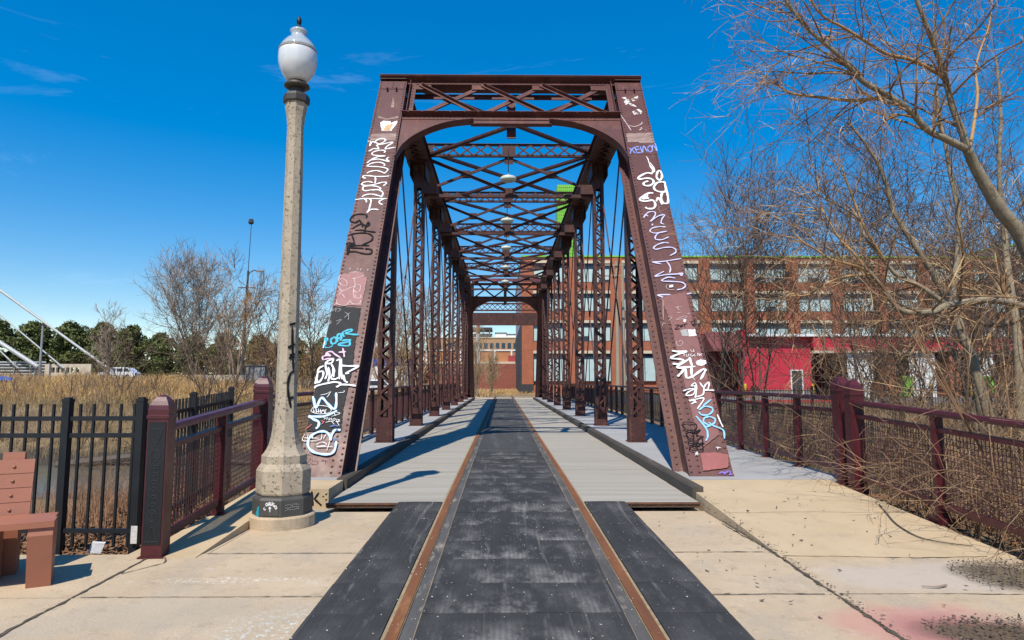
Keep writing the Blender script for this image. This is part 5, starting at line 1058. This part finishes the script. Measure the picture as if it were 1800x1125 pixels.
# the big willow at the right, leaning over the railing
LP = {k: spline(v, 5) for k, v in LIMBS.items()}
RAD = dict(main=(.14,.066), A=(.055,.018), A2=(.03,.012), A3=(.03,.012), B=(.054,.024), B2=(.028,.010), C=(.056,.030), C1=(.024,.008), C2=(.022,.008), C3=(.022,.007), D=(.036,.011), D2=(.022,.008))
wl = thing('willow_tree', (9.3, 10.5, -.8), 'big bare willow reaching in from the right edge with pale tan limbs', 'tree')
m = MB()
for k in ('main','A','B','C','D'): m.tube(LP[k], np.linspace(*RAD[k], len(LP[k])), 10)
m.build('trunk', B_WILLOW, wl, smooth=True)
rg = np.random.default_rng(11)
m = MB()
for k in ('A2','A3','B2','C1','C2','C3','D2'): m.tube(LP[k], np.linspace(*RAD[k], len(LP[k])), 7)
m.build('limbs', B_TAN, wl, smooth=True)
keys = [k for k in RAD if k != 'main']
PL = np.stack([resample(LP[k], 14) for k in keys]); RL = np.stack([np.linspace(*RAD[k], 14) for k in keys])
P1, R1 = sprout(PL, RL, 190, (.6, 1.8), (20, 75), (-.5, .7), .13, 8, rg, .08, .42, .0085, bias=(-.15,0,.05))
P2, R2 = sprout(np.concatenate([P1]), R1, 950, (.35, 1.1), (20, 70), (-.9, .5), .16, 7, rg, .15, .6, .0052, bias=(-.1,0,0))
P3, R3 = sprout(P2, R2, 2600, (.12, .45), (20, 70), (-.8, .4), .15, 5, rg, .15, .6, .0036)
m = MB(); tubes(m, P1, R1, 5); tubes(m, P2, R2, 3); tubes(m, P3, R3, 3); m.build('twigs', B_TWIG, wl)
# grey trunks just behind it
for i, (ks, lb, sd) in enumerate(((('T1',), 'grey green slender trunk curving up behind the long willow limb', 21), (('T2',), 'leaning slender bare tree left of the grey green trunk', 22), (('T3',), 'upright bare tree at the right edge behind the willow limb', 23))):
    rg = np.random.default_rng(sd); P0 = np.stack([resample(LP[k], 12) for k in ks]); R0 = np.linspace(.085,.022,12)[None]
    t = thing('bare_tree', tuple(P0[0,0]), lb, 'tree', None)
    base = P0[0,0].copy(); g0 = float(ground(base[0], base[1])); P0 = np.concatenate([np.array([[[base[0]+.3, base[1], g0-.2]]]), P0], 1); R0 = np.concatenate([[[.10]], R0], 1)
    P1, R1 = sprout(P0, R0, 40, (.7, 2.2), (25, 65), (-.2, .9), .12, 7, rg, .25, .2, .006)
    P2, R2 = sprout(P1, R1, 240, (.3, 1.1), (20, 70), (-.6, .6), .13, 6, rg, .1, .55, .005)
    P3, R3 = sprout(P2, R2, 620, (.12, .45), (20, 70), (-.6, .4), .13, 5, rg, .1, .6, .003)
    m = MB(); tubes(m, P0, R0, 8); m.build('trunk', B_WILLOW, t, smooth=True)
    m = MB(); tubes(m, P1, R1, 4); tubes(m, P2, R2, 3); tubes(m, P3, R3, 3); m.build('crown', B_TWIG if i != 1 else B_DTWIG, t)
RT = [  # x, y, height, stems, label
 (9.6, 32, 12.6, 3, 'multi stemmed dark bare tree standing just right of the bridge end post'),
 (12.6, 34, 13.2, 2, 'dark bare tree in front of the crimson awning'),
 (10.6, 30, 12.4, 3, 'dark bare tree in front of the crimson wall corner'),
 (15.0, 29, 11.6, 2, 'dark bare tree in front of the red dock canopy'),
 (12.0, 21, 7.8, 3, 'bushy bare tree behind the right hand pair of burgundy posts'),
 (17.5, 33, 12.4, 2, 'tall bare tree in front of the first white dock door'),
 (14.2, 20, 8.2, 3, 'bare tree behind the vine covered railing right of the posts'),
 (19.5, 30, 11.8, 2, 'bare tree in front of the second white dock door'),
 (12.4, 15.5, 6.6, 3, 'low bushy bare tree under the long willow limb'),
 (17.2, 23, 10.6, 2, 'bare tree at the right under the fork of the willow'),
 (22.5, 34, 12.6, 2, 'tall bare tree at the far right before the brick building'),
 (20.0, 25, 10.8, 3, 'dense bare tree near the right edge of the photo'),
]
for i, (x, y, H, st_, lb) in enumerate(RT):
    tree('bare_tree', x, y, H, lb, 100+i, st_, .20, 24, 220, 1000, None, .10, .55, (.010,.0065) if y < 24 else (.014,.0095), group='bare trees beyond the right railing', first=.30)
LT = [ # left bank
 (-29.6, 66, 11.2, 5, 'large round bare tree with a fan of pale branches left of the lamp', (B_PALE, B_PALE), .30, 60, 560, 3000),
 (-25.2, 64, 7.2, 3, 'smaller pale bare tree just right of the dark utility pole', (B_PALE, B_PALE), .24, 22, 180, 800),
 (-35.6, 62, 5.6, 4, 'small leaning bare tree between the white car and the large round tree', (B_PALE, B_PALE), .30, 18, 110, 500),
 (-22.5, 58, 8.8, 3, 'thin bare tree immediately left of the lamp shaft', (B_PALE, B_TWIG), .22, 24, 170, 700),
 (-18.6, 56, 8.2, 3, 'thin bare tree between the lamp shaft and the bridge', (B_DARK, B_TWIG), .22, 26, 200, 900),
 (-16.4, 60, 9.4, 2, 'tall thin bare tree close to the left bridge end post', (B_DARK, B_TWIG), .18, 24, 190, 800),
 (-9.6, 64, 9.2, 3, 'bare tree seen between the first and second left bridge posts', (B_PALE, B_TWIG), .16, 26, 220, 900),
 (-6.6, 66, 8.6, 3, 'bare tree seen between the second and third left bridge posts', (B_PALE, B_TWIG), .16, 24, 200, 800),
 (-13.0, 72, 8.8, 3, 'bare tree behind the white box truck', (B_PALE, B_TWIG), .2, 24, 180, 700),
]
for i, (x, y, H, st_, lb, mt, sp, a, b, c_) in enumerate(LT):
    tree('bare_tree', x, y, H, lb, 300+i, st_, sp, a, b, c_, mt, .15, .75, (.022,.015), group='bare trees on the left bank', first=.12)
# dry bush through the portal
for i, (x, y, H, lb) in enumerate(((-2.55, 62, 6.6, 'tall dry tan bush at the left side of the far portal opening'), (-1.2, 74, 4.6, 'smaller dry tan bush in front of the red brick wall'))):
    tree('dry_bush', x, y, H, lb, 400+i, 9, .10, 50, 300, 900, (B_PALE, mk('dry_bush_twigs', (.42,.31,.17), (.32,.23,.13), .6, .9)), .05, .9, (.014,.010), first=.03, cat='bush', ll=(.2,.4))
# leaning shrub stems over the left river bank
for i, (x, y, H, lb) in enumerate(((-11.5, 26, 3.6, 'twiggy bare shrub at the water edge behind the picket fence'), (-14.5, 35, 4.6, 'bare shrub on the far bank left of the ring-patterned post'), (-19, 44, 5.0, 'bare shrub on the golden bank above the picket fence'), (-9.0, 40, 4.4, 'bare shrub on the far bank behind the burgundy approach railing'), (-26, 47, 5.0, 'bare shrub on the golden slope above the bench'))):
    tree('bare_shrub', x, y, H, lb, 500+i, 5, .45, 22, 130, 420, (B_DARK, B_DTWIG), .06, .4, (.011,.008), first=.05, cat='shrub')
# evergreens
EVG = mk('pine_foliage', (.125,.145,.036), (.065,.082,.022), .35, .8, layers=[((.19,.185,.05), .9, .55, .7, (1,1,1), .8)])
def leafcloud(mb, centers, radii, n, size, rg, squash=.8):
    k = len(centers); idx = rg.choice(k, n, p=radii**2/np.sum(radii**2)); d = rg.normal(size=(n, 3)); d /= np.linalg.norm(d, axis=1, keepdims=True)
    p = centers[idx]+d*(radii[idx]*(rg.random(n)**.33))[:,None]*np.array([1,1,squash])
    a = rg.normal(size=(n, 3)); a /= np.linalg.norm(a, axis=1, keepdims=True); b = np.cross(a, rg.normal(size=(n, 3))); b /= np.linalg.norm(b, axis=1, keepdims=True)
    s = size*(.5+rg.random(n))[:,None]
    V = np.stack([p-a*s, p+b*s*.55, p+a*s, p-b*s*.55], 1).reshape(-1, 3); mb.add(V, np.arange(4*n).reshape(-1, 4))
def evergreen(x, y, H, W, label, seed):
    rg = np.random.default_rng(seed); z = float(ground(x, y))-.1; t = thing('pine_tree', (x, y, z), label, 'tree', 'dark evergreen trees at the far left')
    MB().tube([(x,y,z),(x+.1,y,z+H*.5),(x,y,z+H*.9)], [.22,.15,.05], 7).build('trunk', B_DARK, t)
    c = []; r = []
    for k in range(46):
        h = rg.random()**.8; a = rg.uniform(0, 6.28); rr = W*(1-h**2.2)**.5*rg.uniform(.35,.95); c.append((x+rr*np.cos(a), y+rr*np.sin(a)*.8, z+H*(.02+.88*h))); r.append(rg.uniform(.7,1.3))
    m = MB(); leafcloud(m, np.array(c), np.array(r), 9000, .22, rg); m.build('crown', EVG, t)
for i, (x, H, W, lb) in enumerate(((-77, 9.6, 3.4, 'dark evergreen tree cut off by the left edge of the photo'), (-71.5, 9.0, 3.3, 'dark evergreen behind the thick white cables'), (-66, 8.8, 3.4, 'rounded evergreen right of the grey post on the cable bridge'), (-61.3, 8.6, 3.0, 'rounded evergreen above the pierced concrete balustrade'), (-56.8, 8.0, 2.9, 'broad evergreen above the end of the thick cable'), (-52.2, 7.0, 2.6, 'lower evergreen above the white estate car'), (-47.4, 6.6, 2.6, 'low evergreen seen through the left side of the round bare tree'), (-42.4, 6.8, 2.8, 'low evergreen seen through the middle of the round bare tree'), (-37.4, 6.4, 2.7, 'low evergreen behind the utility pole'), (-32.5, 6.6, 2.8, 'low evergreen just left of the lamp shaft'), (-27.0, 6.4, 2.8, 'low evergreen just right of the lamp shaft'), (-21.5, 6.0, 2.8, 'low evergreen beside the left bridge end post'))):
    evergreen(x, 105, H, W, lb, 600+i)
rg = np.random.default_rng(77); cx_ = rg.uniform(-105, -14, 260); cz_ = rg.uniform(.2, 4.6, 260); m = MB(); leafcloud(m, np.stack([cx_, 118+rg.uniform(-2, 2, 260), 1.2+cz_], 1), rg.uniform(.9, 1.7, 260), 16000, .30, rg)
m.build('far_woodland', mk('far_foliage', (.11,.105,.045), (.085,.065,.035), .25, .9), label='dull green and brown far woodland filling the gaps behind the evergreens', cat='woodland', kind='stuff')
# understorey thicket beyond the right railing and on the banks
def thicket(name, mat, n, xr, yr, H, seed, label, tw, nsh=60, cond=None):
    rg = np.random.default_rng(seed); base = []
    for b in range(4):
        k = 6; P0 = np.stack([np.stack([np.linspace(0, rg.normal(0,.3), k), np.linspace(0, rg.normal(0,.3), k), np.linspace(0, 1, k)], 1) for _ in range(3)]); R0 = np.linspace(.012,.004,k)[None]*np.ones((3,1))
        P1, R1 = sprout(P0, R0, 16, (.25,.6), (20,60), (-.1,.6), .10, 6, rg, .1, .6, .003)
        P2, R2 = sprout(P1, R1, nsh, (.10,.32), (20,65), (-.4,.5), .13, 5, rg, .1, .6, .0018)
        m = MB(); tubes(m, P0, R0*tw, 4); tubes(m, P1, R1*tw, 3); tubes(m, P2, R2*tw, 3)
        base.append((np.concatenate(m.v), np.concatenate(m.l).reshape(-1, 4)))
    m = MB()
    for i in range(n):
        v, f = base[i%4]; x, y = rg.uniform(*xr), rg.uniform(*yr)
        if cond and not cond(x, y): continue
        a = rg.uniform(0, 6.28); h = H*rg.uniform(.55,1.25); R = np.array([[math.cos(a),-math.sin(a),0],[math.sin(a),math.cos(a),0],[0,0,1]])
        m.add((v*h)@R.T+np.array([x, y, float(ground(x, y))-.05]), f)
    m.build(name, mat, label=label, cat='thicket', kind='stuff')
thicket('thicket', B_DTWIG, 36, (5.0, 24), (14, 36), 2.3, 31, 'dense tangle of bare brown saplings beyond the right railing', .8, 70, lambda x, y: x > 5 and x < 1.6+.75*y)
thicket('thicket', B_TWIG, 100, (4.75, 9.5), (4.5, 15), 2.3, 32, 'low brown brush pressing against the right railing', .5, 70, lambda x, y: x > 4.8+.02*y)
thicket('thicket', mk('bank_brush', (.30,.20,.115), (.21,.14,.085), .5, .9), 190, (-46, -4.2), (34.2, 56), 1.35, 33, 'tan brush covering the far river bank on the left', 1.0, 70, lambda x, y: x > -1.0*y)
thicket('thicket', mk('near_bank_brush', (.33,.19,.11), (.24,.13,.08), .5, .9), 110, (-10, -3.9), (7.8, 14), .62, 34, 'reddish dry weeds on the near bank behind the picket fence', .5, 70, lambda x, y: x > -.95*y)
thicket('thicket', B_TWIG, 60, (-30, -4.5), (60, 80), 4.2, 35, 'bare saplings along the far road at the left', 1.7, 60, lambda x, y: x > -.42*y)
thicket('thicket', B_DTWIG, 70, (-40, -4.2), (34.6, 52), 1.7, 36, 'dark bare scrub scattered over the far river bank', .9, 60, lambda x, y: x > -.95*y)
# grass
def grass(name, mat, n, xr, yr, h, wd, seed, label, cond=None, clump=.5):
    rg = np.random.default_rng(seed); nc = n//14
    cx = rg.uniform(*xr, nc); cy = rg.uniform(*yr, nc)
    if cond is not None: k = cond(cx, cy); cx, cy = cx[k], cy[k]
    x = np.repeat(cx, 14)+rg.normal(0, clump, len(cx)*14); y = np.repeat(cy, 14)+rg.normal(0, clump, len(cx)*14)
    z = ground(x, y); N = len(x); hh = h*rg.uniform(.5,1.3,N)*np.repeat(rg.uniform(.35,1.35,len(cx))*(1+.5*np.sin(cx*.55+cy*.8)*np.sin(cx*.23-cy*.6)), 14); a = rg.uniform(0, 6.28, N); b = rg.uniform(0, 6.28, N); ln = rg.uniform(.1,.7,N)*hh
    dx, dy = np.cos(a)*wd, np.sin(a)*wd
    mx_, my_ = x+np.cos(b)*ln*.35, y+np.sin(b)*ln*.35
    V = np.stack([np.stack([x-dx, y-dy, z-.03], 1), np.stack([x+dx, y+dy, z-.03], 1), np.stack([mx_+dx*.7, my_+dy*.7, z+hh*.65], 1), np.stack([mx_-dx*.7, my_-dy*.7, z+hh*.65], 1), np.stack([x+np.cos(b)*ln, y+np.sin(b)*ln, z+hh], 1)], 1).reshape(-1, 3)
    o5 = np.arange(N)[:,None]*5; m = MB(); m.add(V, o5+np.array([[0,1,2,3]])); m.l.append((o5+np.array([[3,2,4]])).ravel()); m.c.append(np.full(N, 3)); m.build(name, mat, label=label, cat='grass', kind='stuff')
GOLD = mk('golden_grass', (.64,.42,.18), (.48,.29,.11), .3, .9, layers=[((.20,.12,.06), .22, .52, .64, (1,1,.2), .85), ((.56,.42,.22), .5, .58, .7, (1,1,.2), .8)])
grass('dry_grass', GOLD, 90000, (-62, -4), (44, 60), .45, .014, 41, 'golden dry grass on the crest of the far bank', lambda x, y: x > -.98*y)
grass('dry_grass', mk('bank_grass', (.38,.26,.12), (.25,.18,.085), .4, .9, layers=[((.20,.20,.07), .4, .6, .75, (1,1,1), .6)]), 50000, (-46, -3.8), (33.5, 46), .30, .010, 42, 'tan and greenish dry grass on the far river bank', lambda x, y: (x > -1.0*y) & (y > 34.4))
grass('dry_grass', mk('near_weeds', (.34,.19,.10), (.24,.13,.075), .8, .9), 50000, (-18, -3.75), (7.2, 19), .26, .004, 43, 'reddish brown dead weeds on the near bank', lambda x, y: x > -1.0*y, .25)
grass('dry_grass', GOLD, 9000, (-9, 3.5), (60, 96), .22, .02, 44, 'dry tan grass beyond the far end of the bridge', lambda x, y: (x < -1.2) | (y > 70))
grass('dry_grass', mk('right_bank_grass', (.26,.18,.10), (.18,.125,.07), .4, .9), 40000, (4.8, 30), (5, 44), .32, .005, 45, 'brown dead grass under the bare trees on the right', lambda x, y: (x > 4.9) & (x < 2.5+.8*y))
# leaf litter
def litter(name, mat, n, xr, yr, zf, size, seed, label, cond=None, kind='stuff'):
    rg = np.random.default_rng(seed); x = rg.uniform(*xr, n); y = rg.uniform(*yr, n)
    if cond is not None: k = cond(x, y); x, y = x[k], y[k]
    N = len(x); z = zf(x, y)+rg.uniform(.004,.035,N); a = rg.normal(size=(N,3)); a[:,2] *= (.45 if size > .03 else .12); a /= np.linalg.norm(a, axis=1, keepdims=True); b = np.cross(a, rg.normal(size=(N,3))*np.array([.3,.3,1])); b /= np.linalg.norm(b, axis=1, keepdims=True)
    s = size*rg.uniform(.4,1.2,N)[:,None]; p = np.stack([x, y, z], 1); up = np.array([0,0,.25])*s
    V = np.stack([p-a*s, p+b*s*.5-up, p+a*s+up*.5, p-b*s*.5-up], 1).reshape(-1, 3); V[:,2] = np.maximum(V[:,2], np.repeat(zf(x, y), 4)+.003)
    m = MB(); m.add(V, np.arange(4*N).reshape(-1, 4)); m.build(name, mat, label=label, cat='leaves', kind=kind)
LEAF = mk('dead_leaf', (.24,.12,.055), (.15,.075,.04), 7, .85, layers=[((.42,.26,.13), 11, .6, .7, (1,1,1), .8)])
litter('leaf_litter', LEAF, 9000, (-8,-3.15), (5.95,8.6), lambda x, y: ground(x, y)+.01, .045, 51, 'brown leaf litter at the foot of the picket fence')
litter('leaf_litter', LEAF, 7000, (4.35,7.5), (1.5,12), lambda x, y: ground(x, y)+.01, .05, 52, 'brown leaf litter outside the right railing')
dl = mk('dark_debris', (.10,.075,.05), (.06,.045,.035), 9, .95, layers=[((.34,.28,.17), 30, .6, .68, (1,1,1), .8)])
pv = lambda x, y: np.where((x > 2.19) & (y > 5.8), float(app(5.78))-.026+(y-5.78)*(WALK-.006-float(app(5.78))+.026)/3.28, app(y)-.029)
litter('fallen_debris', dl, 9000, (2.4,4.15), (3.2,6.0), pv, .013, 53, 'dark gritty leaf debris drifted on the right slabs', lambda x, y: ((x-3.72)**2/.42**2+(y-5.28)**2/.40**2 < 1) | (((x-2.82)/.48)**2+((y-4.15)/.25)**2 < 1))
litter('fallen_debris', dl, 90, (1.4,4.0), (4.3,8.6), pv, .022, 54, 'scattered dark leaf scraps on the right ramp', lambda x, y: (x > 2.3) | (y < 8))
litter('fallen_debris', dl, 260, (2.13,2.24), (3.8,8.2), pv, .014, 55, 'dark grit collected along the right ramp edge joint')
litter('fallen_debris', mk('pale_grit', (.62,.56,.46), (.48,.42,.33), 30, .9), 900, (-1.3,1.3), (2.8,8.0), lambda x, y: app(y)+.024, .006, 56, 'pale grit sprinkled over the rubber panels')
# vines over the right railing
rg = np.random.default_rng(71); n = 400; k = 13
x = 4.4+rg.gamma(1.6, .35, n); y = rg.uniform(3.4, 8.4, n); p = np.stack([x, y, ground(x, y)], 1); d = np.stack([rg.normal(-.04,.36,n), rg.normal(0,.5,n), rg.uniform(.7,1.3,n)], 1); d /= np.linalg.norm(d, axis=1, keepdims=True)
L = rg.uniform(.8, 2.3, n); gr = rg.uniform(1.0, 2.6, n); pts = [p]; tn = rg.normal(size=(n,3))*.16
for j in range(k-1):
    p = p+d*(L/(k-1))[:,None]; p[:,2] = np.maximum(p[:,2], np.where(p[:,0] < 4.15, pv(p[:,0], p[:,1])+.01, -.3)); pts.append(p); tn = tn*.7+rg.normal(size=(n,3))*.19; d = d+tn; d[:,2] -= gr/(k-1)*(j/k*1.8); d[:,0] -= .022; d /= np.linalg.norm(d, axis=1, keepdims=True)
PV = np.stack(pts, 1); RV = np.linspace(1,.4,k)[None]*rg.uniform(.003,.0065,n)[:,None]
PW, RW = sprout(PV, RV, 1100, (.25,.8), (20,75), (-1.6,.2), .16, 7, rg, .15, .6, .0028)
vn = thing('vine_tangle', (4.9, 6.3, -.2), 'tangled mass of bare tan vines spilling over the right railing', 'vines')
m = MB(); tubes(m, PV, RV, 4); m.build('stems', mk('vine_bark', (.30,.18,.10), (.15,.09,.055), 2.2, .85, layers=[((.50,.36,.22), 2.6, .55, .64, (1,1,1), .9)]), vn)
m = MB(); tubes(m, PW, RW, 3); m.build('shoots', B_TWIG, vn)
for i, (pts, lb) in enumerate(((((4.0,7.6,0),(3.88,7.26,0),(3.72,6.8,0),(3.66,6.38,0),(3.74,6.2,0),(3.95,6.05,0)), 'dark curved stick lying on the right ramp near the railing'), (((3.05,5.02,0),(2.95,4.98,0),(2.86,5.0,0)), 'short pale twig lying on the right slabs'))):
    P = spline([(a, b, float(pv(np.array(a), np.array(b)))+.012) for a, b, _ in pts], 5); MB().tube(P, np.linspace(.009,.004,len(P)), 5).build('fallen_stick', B_DARK if i == 0 else B_PALE, loc=tuple(P[0]), label=lb, cat='stick')
# driftwood at the water edge
t = MB(); t.tube(spline([(-21,32.9,-2.6),(-17,33.1,-2.2),(-14,32.9,-2.35),(-11,33.2,-2.6)], 5), np.linspace(.22,.08,16), 7); t.build('driftwood_log', B_DARK, loc=(-15,33,-2.3), label='dark fallen log at the far water edge behind the picket fence', cat='log')
lt = MB(); lt.add([(-3.62,5.98,-.05),(-3.50,5.96,-.05),(-3.49,6.0,.03),(-3.61,6.02,.03)], [[0,1,2,3]]); lt.prism([(-3.62,5.98,-.05),(-3.50,5.96,-.05),(-3.49,6.0,.03),(-3.61,6.02,.03)], (0,0,0), (.0,.012,.004)); lt.build('paper_scrap', mk('white_paper', (.72,.72,.74), None, 9, .7), loc=(-3.55,5.99,-.05), label='crumpled white paper scrap on the litter behind the bench leg', cat='paper scrap')
